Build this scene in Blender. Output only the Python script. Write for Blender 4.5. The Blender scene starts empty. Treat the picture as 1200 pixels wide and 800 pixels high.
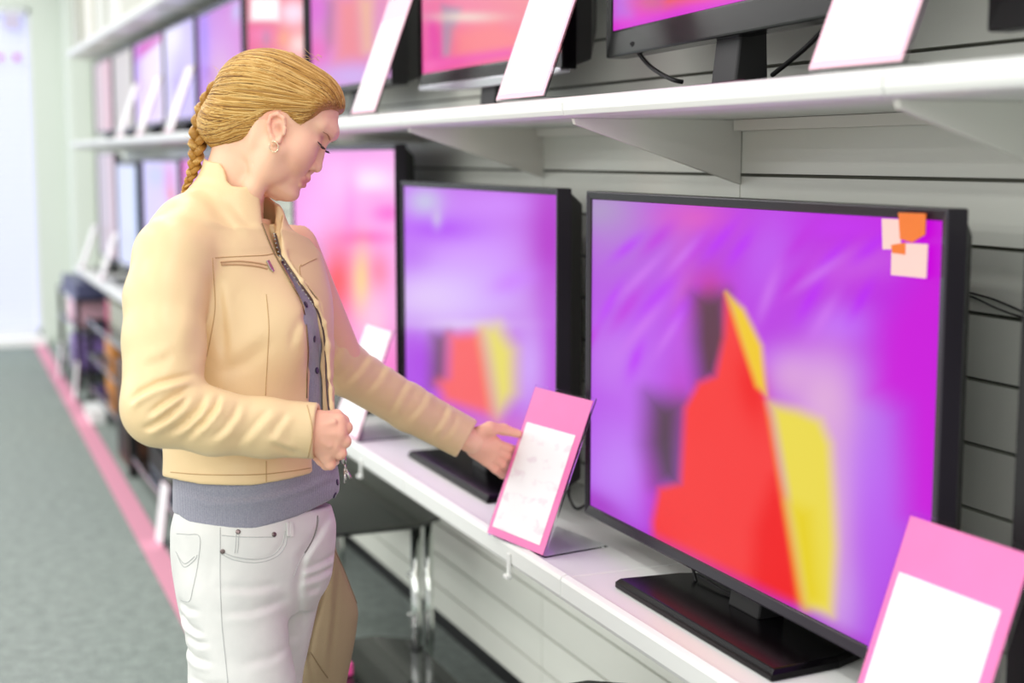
import bpy, math, random, os
import numpy as np
random.seed(7)
rng = np.random.default_rng(7)
sc = bpy.context.scene
col = sc.collection
PI = math.pi
R = math.radians

# ------------------------------------------------------------------ camera
F_PX = 1700.0                       # focal length for a 1200 px wide frame
CAM_Z = 1.5
_Y = np.array([-112 - 600, 184 - 400, F_PX]); _Y /= np.linalg.norm(_Y)
_U = np.array([0, -_Y[2], _Y[1]]); _U /= np.linalg.norm(_U)
if _U[1] > 0: _U = -_U
_X = np.cross(_Y, _U)
if _X[0] < 0: _X = -_X
M = np.array([_X, _Y, _U])          # world = M @ cam (cam: x right, y down, z forward)
ORG = np.array([0, 0, CAM_Z])

def c2w(p):
    return (np.asarray(p, float) @ M.T) + ORG
def w2c(p):
    return (np.asarray(p, float) - ORG) @ M
def ray(px, py):
    return M @ np.array([px - 600, py - 400, F_PX])
def at(px, py, X=None, Y=None, Z=None):
    """pixel of the photograph -> point on a world plane"""
    v = ray(px, py)
    if X is not None: t = X / v[0]
    elif Y is not None: t = Y / v[1]
    else: t = (Z - CAM_Z) / v[2]
    return v * t + ORG

from mathutils import Matrix, Vector
cam_d = bpy.data.cameras.new('camera'); cam = bpy.data.objects.new('camera', cam_d); col.objects.link(cam)
cam_d.sensor_width = 36; cam_d.lens = 36 * F_PX / 1200
mw = Matrix.Identity(4)
for i in range(3):
    mw[i][0] = M[i, 0]; mw[i][1] = -M[i, 1]; mw[i][2] = -M[i, 2]; mw[i][3] = ORG[i]
cam.matrix_world = mw
cam_d.clip_start = .05
cam_d.dof.use_dof = True; cam_d.dof.focus_distance = 2.36; cam_d.dof.aperture_fstop = 2.2
sc.camera = cam

# ------------------------------------------------------------------ colour / materials
def lin(c):
    c = np.asarray(c, float) / 255.0
    return np.where(c <= .04045, c / 12.92, ((c + .055) / 1.055) ** 2.4)
def L4(c):
    l = lin(c); return (float(l[0]), float(l[1]), float(l[2]), 1.0)

def mat(name, rgb, rough=.5, metal=0.0, spec=.5, coat=0.0, bump=None, var=None, alpha=None, emit=None, sheen=0):
    """bump = (scale, strength, detail)  var = (scale, amount)"""
    m = bpy.data.materials.new(name); m.use_nodes = True
    nt = m.node_tree; b = nt.nodes['Principled BSDF']
    b.inputs['Base Color'].default_value = L4(rgb)
    b.inputs['Roughness'].default_value = rough
    b.inputs['Metallic'].default_value = metal
    b.inputs['Specular IOR Level'].default_value = spec
    b.inputs['Coat Weight'].default_value = coat
    if sheen: b.inputs['Sheen Weight'].default_value = sheen
    if emit:
        b.inputs['Emission Color'].default_value = L4(emit[0]); b.inputs['Emission Strength'].default_value = emit[1]
    tc = None
    if bump or var:
        tc = nt.nodes.new('ShaderNodeTexCoord')
    if var:
        n = nt.nodes.new('ShaderNodeTexNoise'); n.inputs['Scale'].default_value = var[0]; n.inputs['Detail'].default_value = 5
        nt.links.new(tc.outputs['Object'], n.inputs['Vector'])
        mx = nt.nodes.new('ShaderNodeMix'); mx.data_type = 'RGBA'
        l = lin(rgb)
        mx.inputs[6].default_value = (*[float(x) for x in l * (1 - var[1])], 1)
        mx.inputs[7].default_value = (*[float(min(1, x)) for x in l * (1 + var[1])], 1)
        nt.links.new(n.outputs['Fac'], mx.inputs[0]); nt.links.new(mx.outputs[2], b.inputs['Base Color'])
    if bump:
        n = nt.nodes.new('ShaderNodeTexNoise'); n.inputs['Scale'].default_value = bump[0]
        n.inputs['Detail'].default_value = bump[2] if len(bump) > 2 else 3
        nt.links.new(tc.outputs['Object'], n.inputs['Vector'])
        bp = nt.nodes.new('ShaderNodeBump'); bp.inputs['Strength'].default_value = bump[1]; bp.inputs['Distance'].default_value = .002
        nt.links.new(n.outputs['Fac'], bp.inputs['Height']); nt.links.new(bp.outputs['Normal'], b.inputs['Normal'])
    return m

def picture_mat(name, strength=1.0, gloss=.25):
    m = bpy.data.materials.new(name); m.use_nodes = True
    nt = m.node_tree; b = nt.nodes['Principled BSDF']
    a = nt.nodes.new('ShaderNodeAttribute'); a.attribute_name = 'picture'
    b.inputs['Base Color'].default_value = (.01, .01, .01, 1); b.inputs['Specular IOR Level'].default_value = .12
    b.inputs['Roughness'].default_value = gloss
    nt.links.new(a.outputs['Color'], b.inputs['Emission Color'])
    b.inputs['Emission Strength'].default_value = strength
    return m

MT = {}
MT['shelf'] = mat('white_powder_coat', (236, 238, 234), .35, bump=(900, .03))
MT['panel'] = mat('slatwall_laminate', (236, 239, 229), .24, var=(3, .03))
MT['groove'] = mat('slatwall_groove', (96, 98, 86), .7)
MT['bracket'] = mat('bracket_enamel', (232, 231, 223), .4)
MT['wall'] = mat('wall_paint', (226, 234, 224), .7, var=(2, .02))
MT['black'] = mat('gloss_black_plastic', (9, 8, 10), .22, spec=.16)
MT['blackm'] = mat('matt_black_plastic', (20, 20, 21), .5)
MT['rim'] = mat('smoked_bezel', (48, 44, 52), .25, spec=.4)
MT['silver'] = mat('silver_trim', (190, 190, 198), .25, metal=.8)
MT['chrome'] = mat('chrome', (222, 226, 222), .09, metal=1)
MT['glass_black'] = mat('black_tempered_glass', (28, 31, 30), .06, spec=.6)
MT['pink'] = mat('pink_card', (238, 122, 184), .45, var=(14, .08))
MT['pinkpale'] = mat('pale_pink_card', (248, 196, 214), .45)
MT['steel_dark'] = mat('dark_steel', (58, 58, 60), .4, metal=.6)
MT['orange'] = mat('orange_veneer', (206, 132, 44), .45, var=(20, .12))
MT['brown'] = mat('brown_veneer', (92, 60, 44), .45, var=(20, .15))
MT['bluegrey'] = mat('blue_grey_plastic', (82, 84, 118), .45)
MT['greybeige'] = mat('grey_beige_board', (176, 178, 160), .5)
MT['magenta'] = mat('magenta_card', (206, 52, 110), .5)
MT['clear'] = None

def paper_mat():
    m = bpy.data.materials.new('printed_paper'); m.use_nodes = True
    nt = m.node_tree; b = nt.nodes['Principled BSDF']; b.inputs['Roughness'].default_value = .6
    tc = nt.nodes.new('ShaderNodeTexCoord')
    mp = nt.nodes.new('ShaderNodeMapping'); mp.inputs['Scale'].default_value = (1, 9, 14)
    n = nt.nodes.new('ShaderNodeTexNoise'); n.inputs['Scale'].default_value = 2.6; n.inputs['Detail'].default_value = 3
    w = nt.nodes.new('ShaderNodeTexWave'); w.wave_type = 'BANDS'; w.bands_direction = 'Z'; w.inputs['Scale'].default_value = 9; w.inputs['Distortion'].default_value = 6; w.inputs['Detail'].default_value = 3
    nt.links.new(tc.outputs['Object'], mp.inputs['Vector']); nt.links.new(mp.outputs['Vector'], n.inputs['Vector'])
    nt.links.new(tc.outputs['Object'], w.inputs['Vector'])
    mu = nt.nodes.new('ShaderNodeMath'); mu.operation = 'MULTIPLY'
    r1 = nt.nodes.new('ShaderNodeMapRange'); r1.inputs[1].default_value = .5; r1.inputs[2].default_value = .62
    r2 = nt.nodes.new('ShaderNodeMapRange'); r2.inputs[1].default_value = .45; r2.inputs[2].default_value = .75
    nt.links.new(n.outputs['Fac'], r1.inputs[0]); nt.links.new(w.outputs['Fac'], r2.inputs[0])
    nt.links.new(r1.outputs[0], mu.inputs[0]); nt.links.new(r2.outputs[0], mu.inputs[1])
    mx = nt.nodes.new('ShaderNodeMix'); mx.data_type = 'RGBA'
    mx.inputs[6].default_value = L4((247, 246, 248)); mx.inputs[7].default_value = L4((238, 229, 236))
    nt.links.new(mu.outputs[0], mx.inputs[0]); nt.links.new(mx.outputs[2], b.inputs['Base Color'])
    return m
MT['paper'] = paper_mat()

def clear_mat():
    m = bpy.data.materials.new('clear_acrylic'); m.use_nodes = True
    nt = m.node_tree; b = nt.nodes['Principled BSDF']
    b.inputs['Base Color'].default_value = (.95, .97, .97, 1); b.inputs['Roughness'].default_value = .05
    b.inputs['Transmission Weight'].default_value = 1.0; b.inputs['IOR'].default_value = 1.1
    return m
MT['clear'] = clear_mat()

def carpet_mat():
    m = bpy.data.materials.new('grey_needle_carpet'); m.use_nodes = True
    nt = m.node_tree; b = nt.nodes['Principled BSDF']; b.inputs['Roughness'].default_value = .95
    b.inputs['Specular IOR Level'].default_value = .1
    tc = nt.nodes.new('ShaderNodeTexCoord')
    n1 = nt.nodes.new('ShaderNodeTexNoise'); n1.inputs['Scale'].default_value = 150; n1.inputs['Detail'].default_value = 4
    n2 = nt.nodes.new('ShaderNodeTexNoise'); n2.inputs['Scale'].default_value = 22; n2.inputs['Detail'].default_value = 4
    for n in (n1, n2): nt.links.new(tc.outputs['Object'], n.inputs['Vector'])
    ad = nt.nodes.new('ShaderNodeMath'); ad.operation = 'MULTIPLY_ADD'; ad.inputs[1].default_value = .7
    s = nt.nodes.new('ShaderNodeMath'); s.operation = 'MULTIPLY'; s.inputs[1].default_value = .3
    nt.links.new(n2.outputs['Fac'], s.inputs[0]); nt.links.new(n1.outputs['Fac'], ad.inputs[0]); nt.links.new(s.outputs[0], ad.inputs[2])
    cr = nt.nodes.new('ShaderNodeValToRGB')
    cr.color_ramp.elements[0].position = .3; cr.color_ramp.elements[0].color = L4((100, 110, 105))
    cr.color_ramp.elements[1].position = .7; cr.color_ramp.elements[1].color = L4((178, 188, 182))
    nt.links.new(ad.outputs[0], cr.inputs[0]); nt.links.new(cr.outputs[0], b.inputs['Base Color'])
    bp = nt.nodes.new('ShaderNodeBump'); bp.inputs['Strength'].default_value = .6; bp.inputs['Distance'].default_value = .004
    nt.links.new(n1.outputs['Fac'], bp.inputs['Height']); nt.links.new(bp.outputs['Normal'], b.inputs['Normal'])
    return m
MT['carpet'] = carpet_mat()
MT['stripe'] = mat('pink_carpet_tape', (222, 152, 174), .8, var=(60, .06), bump=(200, .4))

# ------------------------------------------------------------------ mesh builder
class MB:
    def __init__(s): s.v = []; s.f = []
    def add(s, vs, fs):
        o = len(s.v); s.v += [tuple(map(float, p)) for p in vs]; s.f += [tuple(i + o for i in f) for f in fs]; return s
    def box(s, x0, x1, y0, y1, z0, z1):
        vs = [(x, y, z) for x in (x0, x1) for y in (y0, y1) for z in (z0, z1)]
        return s.add(vs, [(0, 1, 3, 2), (4, 6, 7, 5), (0, 4, 5, 1), (2, 3, 7, 6), (0, 2, 6, 4), (1, 5, 7, 3)])
    def prism(s, poly, axis, a, b):
        """poly of 2D points extruded along axis from a to b"""
        n = len(poly)
        def p3(p, t):
            return {'x': (t, p[0], p[1]), 'y': (p[0], t, p[1]), 'z': (p[0], p[1], t)}[axis]
        vs = [p3(p, a) for p in poly] + [p3(p, b) for p in poly]
        fs = [tuple(range(n))[::-1], tuple(range(n, 2 * n))] + [(i, (i + 1) % n, n + (i + 1) % n, n + i) for i in range(n)]
        return s.add(vs, fs)
    def tube(s, pts, r, n=10, caps=True):
        pts = [np.array(p, float) for p in pts]
        rs = r if hasattr(r, '__len__') else [r] * len(pts)
        o = len(s.v); up = None
        for i, p in enumerate(pts):
            t = pts[min(i + 1, len(pts) - 1)] - pts[max(i - 1, 0)]; t = t / (np.linalg.norm(t) + 1e-12)
            if up is None:
                up = np.array([0, 0, 1.]) if abs(t[2]) < .9 else np.array([1., 0, 0])
            a = up - t * (up @ t); a /= np.linalg.norm(a) + 1e-12; up = a
            b = np.cross(t, a)
            for k in range(n):
                th = 2 * PI * k / n
                s.v.append(tuple(p + rs[i] * (math.cos(th) * a + math.sin(th) * b)))
        for i in range(len(pts) - 1):
            for k in range(n):
                s.f.append((o + i * n + k, o + i * n + (k + 1) % n, o + (i + 1) * n + (k + 1) % n, o + (i + 1) * n + k))
        if caps:
            s.f.append(tuple(o + k for k in range(n))[::-1]); s.f.append(tuple(o + (len(pts) - 1) * n + k for k in range(n)))
        return s
    def grid(s, P):
        h, w = P.shape[:2]; o = len(s.v)
        s.v += [tuple(p) for p in P.reshape(-1, 3)]
        for i in range(h - 1):
            for j in range(w - 1):
                s.f.append((o + i * w + j, o + i * w + j + 1, o + (i + 1) * w + j + 1, o + (i + 1) * w + j))
        return s
    def build(s, name, m, parent=None, bevel=0, smooth=False, seg=2, fix=True):
        me = bpy.data.meshes.new(name); me.from_pydata(s.v, [], s.f)
        if fix:
            import bmesh
            bm = bmesh.new(); bm.from_mesh(me); bmesh.ops.recalc_face_normals(bm, faces=bm.faces); bm.to_mesh(me); bm.free()
        o = bpy.data.objects.new(name, me); col.objects.link(o)
        if m: me.materials.append(m)
        if parent is not None: o.parent = parent
        if smooth: me.polygons.foreach_set('use_smooth', [True] * len(me.polygons))
        if bevel:
            b = o.modifiers.new('bevel', 'BEVEL'); b.width = bevel; b.segments = seg; b.limit_method = 'ANGLE'; b.angle_limit = R(40)
        return o

def tag(o, label=None, cat=None, group=None, kind=None):
    if label: o['label'] = label
    if cat: o['category'] = cat
    if group: o['group'] = group
    if kind: o['kind'] = kind
    return o
def thing(name, loc, rz=0, label=None, cat=None, group=None):
    o = bpy.data.objects.new(name, None); col.objects.link(o); o.empty_display_size = .05
    o.location = tuple(map(float, loc)); o.rotation_euler = (0, 0, rz)
    return tag(o, label, cat, group)

# ------------------------------------------------------------------ the setting
WX = 1.40                # slatwall face
EX = 1.047               # shelf front edge
def _struct(o, label):
    return tag(o, label, None, None, 'structure')
fl = MB().grid(np.array([[(x, y, 0) for x in (-4, 5)] for y in (-1.5, 12.4)], float)).build('floor', MT['carpet'])
tag(fl, 'grey speckled carpet floor of the shop aisle', 'floor', kind='structure')

st = MB()
P0 = np.array([at(40, 405, Z=.0), at(52, 402, Z=.0)]); P1 = np.array([at(220, 745, Z=0.), at(195, 645, Z=0)])
xl0, xl1 = .885, .735; xr0, xr1 = .985, .845
ya, yb = 12.15, 2.0
def sx(p0, y0, p1, y1, y): return p0 + (p1 - p0) * (y - y0) / (y1 - y0)
ys = np.linspace(yb, ya, 12)
G = np.zeros((2, 12, 3))
for i, y in enumerate(ys):
    G[0, i] = (sx(.887, 12.12, .753, 4.48, y), y, .003); G[1, i] = (sx(.977, 12.26, .857, 5.52, y), y, .003)
MBs = MB().grid(G)
so = MBs.build('trim_1', MT['stripe'])
tag(so, 'pink stripe on the carpet along the shelving', 'floor stripe', kind='structure')
sm = so.modifiers.new('solid', 'SOLIDIFY'); sm.thickness = .002; sm.offset = 1

# right wall: slatwall boards with grooves
GZ = [1.468 - .0945 * k for k in range(-18, 14)]
GZ = sorted(z for z in GZ if .2 < z < 3.1)
w = MB()
edges = [.16] + GZ + [3.1]
for a, b in zip(edges[:-1], edges[1:]):
    for k in range(-3, 12):
        y0 = 1.402 + .8875 * k; y1 = y0 + .8875
        w.box(WX, WX + .015, y0 + .0015, min(y1, 12.2) - .0015, a + .003, b - .003)
wo = w.build('wall_right', MT['panel']); tag(wo, 'pale slatted back wall behind the shelves', 'wall', kind='structure')
wb = MB().box(WX + .015, WX + .08, -1.3, 12.2, .16, 3.1).build('trim_2', MT['groove']); tag(wb, 'dark grooves between the wall slats', 'wall', kind='structure')
# kick recess under the slatwall
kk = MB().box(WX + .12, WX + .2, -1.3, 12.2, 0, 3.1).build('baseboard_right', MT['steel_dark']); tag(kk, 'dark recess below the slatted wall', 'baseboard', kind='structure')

# far wall with a bright shuttered window
fw = MB()
wx0, wx1, wz0, wz1 = -1.2, .965, .06, 2.66
fw.box(-4, wx0, 12.2, 12.35, 0, 3.1); fw.box(wx1, 1.4, 12.2, 12.35, 0, 3.1)
fw.box(wx0, wx1, 12.2, 12.35, wz1, 3.1); fw.box(wx0, wx1, 12.2, 12.35, 0, wz0)
f_o = fw.build('wall_far', MT['wall']); tag(f_o, 'pale greenish end wall of the shop', 'wall', kind='structure')
pil = MB().box(1.2, 1.4, 11.9, 12.2, 0, 3.1).build('trim_3', MT['wall'], bevel=.03); tag(pil, 'pale pilaster at the end of the aisle', 'pilaster', kind='structure')
win = thing('window_1', ((wx0 + wx1) / 2, 12.28, wz0)); tag(win, 'bright window with pale horizontal shutter slats', 'window', kind='structure')
WW = (wx1 - wx0) / 2
fr = MB()
for (a, b, c, d) in ((-WW, -WW + .05, 0, wz1 - wz0), (WW - .03, WW, 0, wz1 - wz0), (-WW, WW, 0, .07), (-WW, WW, wz1 - wz0 - .05, wz1 - wz0)):
    fr.box(a, b, -.06, .02, c, d)
fr.build('window_frame', mat('white_window_frame', (240, 242, 248), .4), win, bevel=.004)
sl = MB(); nz = int((wz1 - wz0 - .14) / .062)
for i in range(nz):
    z = .08 + i * .062
    sl.prism([(-.012, z), (.0, z + .056), (.006, z + .056), (-.006, z)], 'x', -WW + .04, WW - .03)
sl.build('shutter_slats', mat('daylit_shutter', (196, 200, 226), .5, emit=((226, 230, 255), .42)), win)
MB().box(-WW + .04, WW - .03, .02, .03, .05, wz1 - wz0).build('window_pane', mat('daylight_pane', (200, 205, 240), .2, emit=((205, 210, 246), .45)), win)
mk = MB()
for (px, py, r) in ((20, 67, .022), (0, 67, .02)):
    p = at(px, py, Y=12.2)
    mk.box(p[0] - win.location.x - r, p[0] - win.location.x + r, -.066, -.06, p[2] - wz0 - r, p[2] - wz0 + r)
mk.build('sticker', mat('magenta_sticker', (220, 70, 150), .5), win)
sq = at(14, 25, Y=12.2)
MB().box(sq[0] - win.location.x - .06, sq[0] - win.location.x + .06, -.066, -.06, sq[2] - wz0 - .06, sq[2] - wz0 + .06).build('notice', mat('lilac_notice', (216, 206, 232), .5), win)
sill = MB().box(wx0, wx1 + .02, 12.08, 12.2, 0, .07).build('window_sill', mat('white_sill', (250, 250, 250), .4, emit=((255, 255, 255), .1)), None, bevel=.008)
sill.parent = win; sill.location = -win.location

# ------------------------------------------------------------------ shelving bays
BAY = .8875
def shelf_bay(k, z, label, group, rail=.040, hb=.115):
    y0 = 1.402 + BAY * k
    t = thing('shelf_bay', (EX, y0, z), 0, label, 'shelf', group)
    d = WX - EX - .002
    MB().box(.012, d, .002, BAY - .002, -.03, 0).build('board', MT['shelf'], t, bevel=.002)
    # front rail with a price channel
    prof = [(0, -rail), (.012, -rail - .004), (.016, -rail + .002), (.016, .003), (.011, .006), (.0, .002), (-.003, -.004), (-.003, -rail + .008)]
    MB().prism([(p[0], p[1]) for p in prof], 'y', .0015, BAY - .0015).build('price_rail', MT['shelf'], t, bevel=.0015)
    br = MB()
    for y in (.0, BAY - .006):
        br2 = MB().prism([(.017, -.031), (d, -.031), (d, -.031 - hb), (.02, -.041)], 'y', y + .0005, y + .005)
        br2.build('bracket', MT['bracket'], t, bevel=.0008)
    ln = MB().box(d - .02, d, .01, BAY - .01, -.05, -.031); ln.build('rear_lip', MT['bracket'], t)
    return t
mid_labels = {-1: 'white middle shelf bay running out of the right edge of the photo', 0: 'white middle shelf bay under the rotated black television and tilted white notice',
 1: 'white middle shelf bay carrying the left end of the rotated television', 2: 'white middle shelf bay under the silver lipped television',
 3: 'white middle shelf bay beside the face, under the television with a thick dark side', 4: 'white middle shelf bay behind the crown of the head', 5: 'white middle shelf bay just left of the braid, under a lilac screen',
 6: 'white middle shelf bay with the nearest of the three small far notices', 7: 'white middle shelf bay under the lilac blue screens', 8: 'white middle shelf bay under the grey beige screen', 9: 'white middle shelf bay at the far end of the aisle'}
low_labels = {-1: 'white lower shelf bay carrying the pink notice at the lower right corner', 0: 'white lower shelf bay carrying the big nearest television', 1: 'white lower shelf bay holding the pink notice touched by the hand',
 2: 'white lower shelf bay carrying the second purple television', 3: 'white lower shelf bay behind the jacket front, carrying the tall pink screened television', 4: 'white lower shelf bay hidden behind the torso of the shopper', 5: 'white lower shelf bay left of the back of the jacket',
 6: 'white lower shelf bay under the violet screen left of the shoulder', 7: 'white lower shelf bay under the lilac screen', 8: 'white lower shelf bay under the pale blue screen', 9: 'white lower shelf bay at the far end of the aisle'}
for k, l in mid_labels.items(): shelf_bay(k, 1.597, l, 'bays of the middle shelf', .026, .115 if k < 2 else .026)
for k, l in low_labels.items():
    if k in (4,): continue
    shelf_bay(k, .755, l, 'bays of the lower shelf', .040, .03)
# hidden bay is still needed so the shelf stays continuous from the side
shelf_bay(4, .755, low_labels[4], 'bays of the lower shelf', .040, .03)
top_labels = {5: 'white top shelf bay cut by the upper edge of the photo', 6: 'white top shelf bay with a grey underside over the lilac screens', 7: 'white top shelf bay second from the far end', 8: 'white top shelf bay third from the upper edge under pale boxes', 9: 'white top shelf bay at the far end of the aisle'}
for k, l in top_labels.items(): shelf_bay(k, 2.20, l, 'bays of the top shelf', .036, .03)
# ------------------------------------------------------------------ pictures on the screens
def sstep(x): x = np.clip(x, 0, 1); return x * x * (3 - 2 * x)
def poly_mask(U, V, pts, blur):
    pts = np.array(pts, float); n = len(pts)
    inside = np.zeros(U.shape, bool); dist = np.full(U.shape, 1e9)
    for i in range(n):
        a = pts[i]; b = pts[(i + 1) % n]
        c = ((a[1] > V) != (b[1] > V)); 
        with np.errstate(divide='ignore', invalid='ignore'):
            xi = (b[0] - a[0]) * (V - a[1]) / (b[1] - a[1] + 1e-12) + a[0]
        inside ^= c & (U < xi)
        e = b - a; t = np.clip(((U - a[0]) * e[0] + (V - a[1]) * e[1]) / (e @ e + 1e-12), 0, 1)
        dist = np.minimum(dist, np.hypot(U - a[0] - t * e[0], V - a[1] - t * e[1]))
    sd = np.where(inside, dist, -dist)
    return sstep(sd / blur * .5 + .5)
def paint(U, V, base, ops):
    """base: 4 corner colours tl,tr,bl,br ; U,V are picture coordinates"""
    u = (U - U.min()) / (U.max() - U.min()); v = (V - V.min()) / (V.max() - V.min())
    c = [lin(x) for x in base]
    I = ((1 - u) * (1 - v))[..., None] * c[0] + (u * (1 - v))[..., None] * c[1] + ((1 - u) * v)[..., None] * c[2] + (u * v)[..., None] * c[3]
    for o in ops:
        if o[0] == 'poly': k = poly_mask(U, V, o[1], o[3]) * (o[4] if len(o) > 4 else 1); cc = o[2]
        elif o[0] == 'blob':
            _, x, y, rx, ry, cc, al = o[:7]; th = R(o[7]) if len(o) > 7 else 0
            dx, dy = U - x, V - y; a = dx * math.cos(th) + dy * math.sin(th); b = -dx * math.sin(th) + dy * math.cos(th)
            k = np.exp(-(a / rx) ** 2 - (b / ry) ** 2) * al
        I = I * (1 - k[..., None]) + lin(cc) * k[..., None]
    return I

PICM = picture_mat('glowing_screen', 1.0, .3)
PICF = picture_mat('faint_glow_screen', 1.0, .4)

def television(name, label, X, yl, yr, z0, z1, shelf_z, pic, rot=0, res=(70, 40), bez=(.014, .020), depth=.034, back=.05,
               base=None, neck=.0, rim='rim', lip=0.0, group=None, strength=None, stick=False):
    """yl / yr: far (picture-left) and near (picture-right) ends; the screen faces -X"""
    yc = (yl + yr) / 2; W = abs(yl - yr); H = z1 - z0; hw = W / 2
    t = thing(name, (X, yc, shelf_z), rot, label, 'television', group)
    zb = z0 - shelf_z; zt = z1 - shelf_z
    # local: x back, y towards far end (picture left = +y)
    b, bb = bez
    fr = MB()
    o = [(hw, zb), (-hw, zb), (-hw, zt), (hw, zt)]; i = [(hw - b, zb + bb), (-hw + b, zb + bb), (-hw + b, zt - b), (hw - b, zt - b)]
    vs = [(0, p[0], p[1]) for p in o] + [(.004, p[0], p[1]) for p in i] + [(depth, p[0], p[1]) for p in o] + [(.008, p[0], p[1]) for p in i]
    fs = []
    for k in range(4):
        n = (k + 1) % 4
        fs += [(k, n, 4 + n, 4 + k), (k, 8 + k, 8 + n, n), (4 + k, 4 + n, 12 + n, 12 + k)]
    fs.append((8, 11, 10, 9))
    fr.add(vs, fs); bz = fr.build('bezel', MT[rim], t, bevel=.003, fix=True)
    if lip:
        lp = MB(); n = 20; top = []; bot = []
        for q in range(n + 1):
            s = q / n; y = hw * .985 - s * 2 * hw * .985
            bot.append((y, zb - lip * (.35 + .65 * math.sin(PI * s)) * (1 if True else 0)))
        pol = [(y, z) for y, z in bot] + [(-hw * .985, zb + .004), (hw * .985, zb + .004)]
        lp.prism(pol, 'x', -.002, depth * .7).build('lower_lip', MT['silver'], t, bevel=.003)
    # back housing, tapered
    hs = MB(); m = .03
    a = [(depth - .002, s * (hw - .004), z) for s in (1, -1) for z in (zb + .006, zt - .006)]
    c = [(depth + back * .45, s * (hw - .02), z) for s in (1, -1) for z in (zb + .02, zt - .03)]
    e = [(depth + back, s * (hw - .10), z) for s in (1, -1) for z in (zb + .08, zt - .13)]
    vs = a + c + e; fs = []
    q = [0, 1, 3, 2]
    for L in range(2):
        for k in range(4):
            fs.append((L * 4 + q[k], L * 4 + q[(k + 1) % 4], L * 4 + 4 + q[(k + 1) % 4], L * 4 + 4 + q[k]))
    fs.append(tuple(8 + x for x in q)); fs.append(tuple(q))
    hs.add(vs, fs).build('back_housing', MT['blackm'], t, bevel=.006)
    # picture
    nu, nv = res
    ys = np.linspace(hw - b, -hw + b, nu); zs = np.linspace(zt - b, zb + bb, nv)
    P = np.zeros((nv, nu, 3)); P[..., 0] = .0065; P[..., 1] = ys[None, :]; P[..., 2] = zs[:, None]
    g = MB().grid(P)
    s = g.build('screen', PICM, t, fix=False)
    U, V = np.meshgrid(np.linspace(0, 1, nu), np.linspace(0, 1, nv))
    if callable(pic):
        cr, sr = math.cos(rot), math.sin(rot)
        wx = X + P[..., 0] * cr - P[..., 1] * sr; wy = yc + P[..., 0] * sr + P[..., 1] * cr; wz = P[..., 2] + shelf_z
        cc = (np.stack([wx, wy, wz], -1) - ORG) @ M
        I = pic(600 + F_PX * cc[..., 0] / cc[..., 2], 400 + F_PX * cc[..., 1] / cc[..., 2], U, V)
    else:
        I = paint(U, V, *pic)
    if strength: I = I * strength
    at_ = s.data.color_attributes.new('picture', 'FLOAT_COLOR', 'POINT')
    A = np.ones((nu * nv, 4), np.float32); A[:, :3] = I.reshape(-1, 3)
    at_.data.foreach_set('color', A.ravel())
    s.data.polygons.foreach_set('use_smooth', [True] * len(s.data.polygons))
    # stand
    if base:
        bx0, bx1, bw, bt, off = base
        pl = [(bx0, -bw / 2 + off), (bx0, bw / 2 + off), (bx0 + (bx1 - bx0) * .55, bw / 2 + off - .01), (bx1, bw / 2 - .05 + off), (bx1, -bw / 2 + .05 + off), (bx0 + (bx1 - bx0) * .55, -bw / 2 + off + .01)]
        n = len(pl)
        b_ = MB(); lo = [(p[0], p[1], .001) for p in pl]; mi = [(p[0], p[1], bt * .6) for p in pl]
        cx = sum(p[0] for p in pl) / n
        hi = [(cx + (p[0] - cx) * .93, off + (p[1] - off) * .975, bt) for p in pl]
        fs = [tuple(range(n))[::-1], tuple(range(2 * n, 3 * n))]
        for Lq in range(2):
            fs += [(Lq * n + k, Lq * n + (k + 1) % n, Lq * n + n + (k + 1) % n, Lq * n + n + k) for k in range(n)]
        b_.add(lo + mi + hi, fs).build('stand_base', MT['black'], t, bevel=.002)
        nk = MB().prism([(depth * .35, bt - .002), (depth + .03, bt - .002), (depth + .022, zb + .12), (depth * .55, zb + .12), (depth * .55, zb + .004)], 'y', off - .045, off + .045)
        nk.build('stand_neck', MT['blackm'], t, bevel=.004)
    return t

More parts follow.
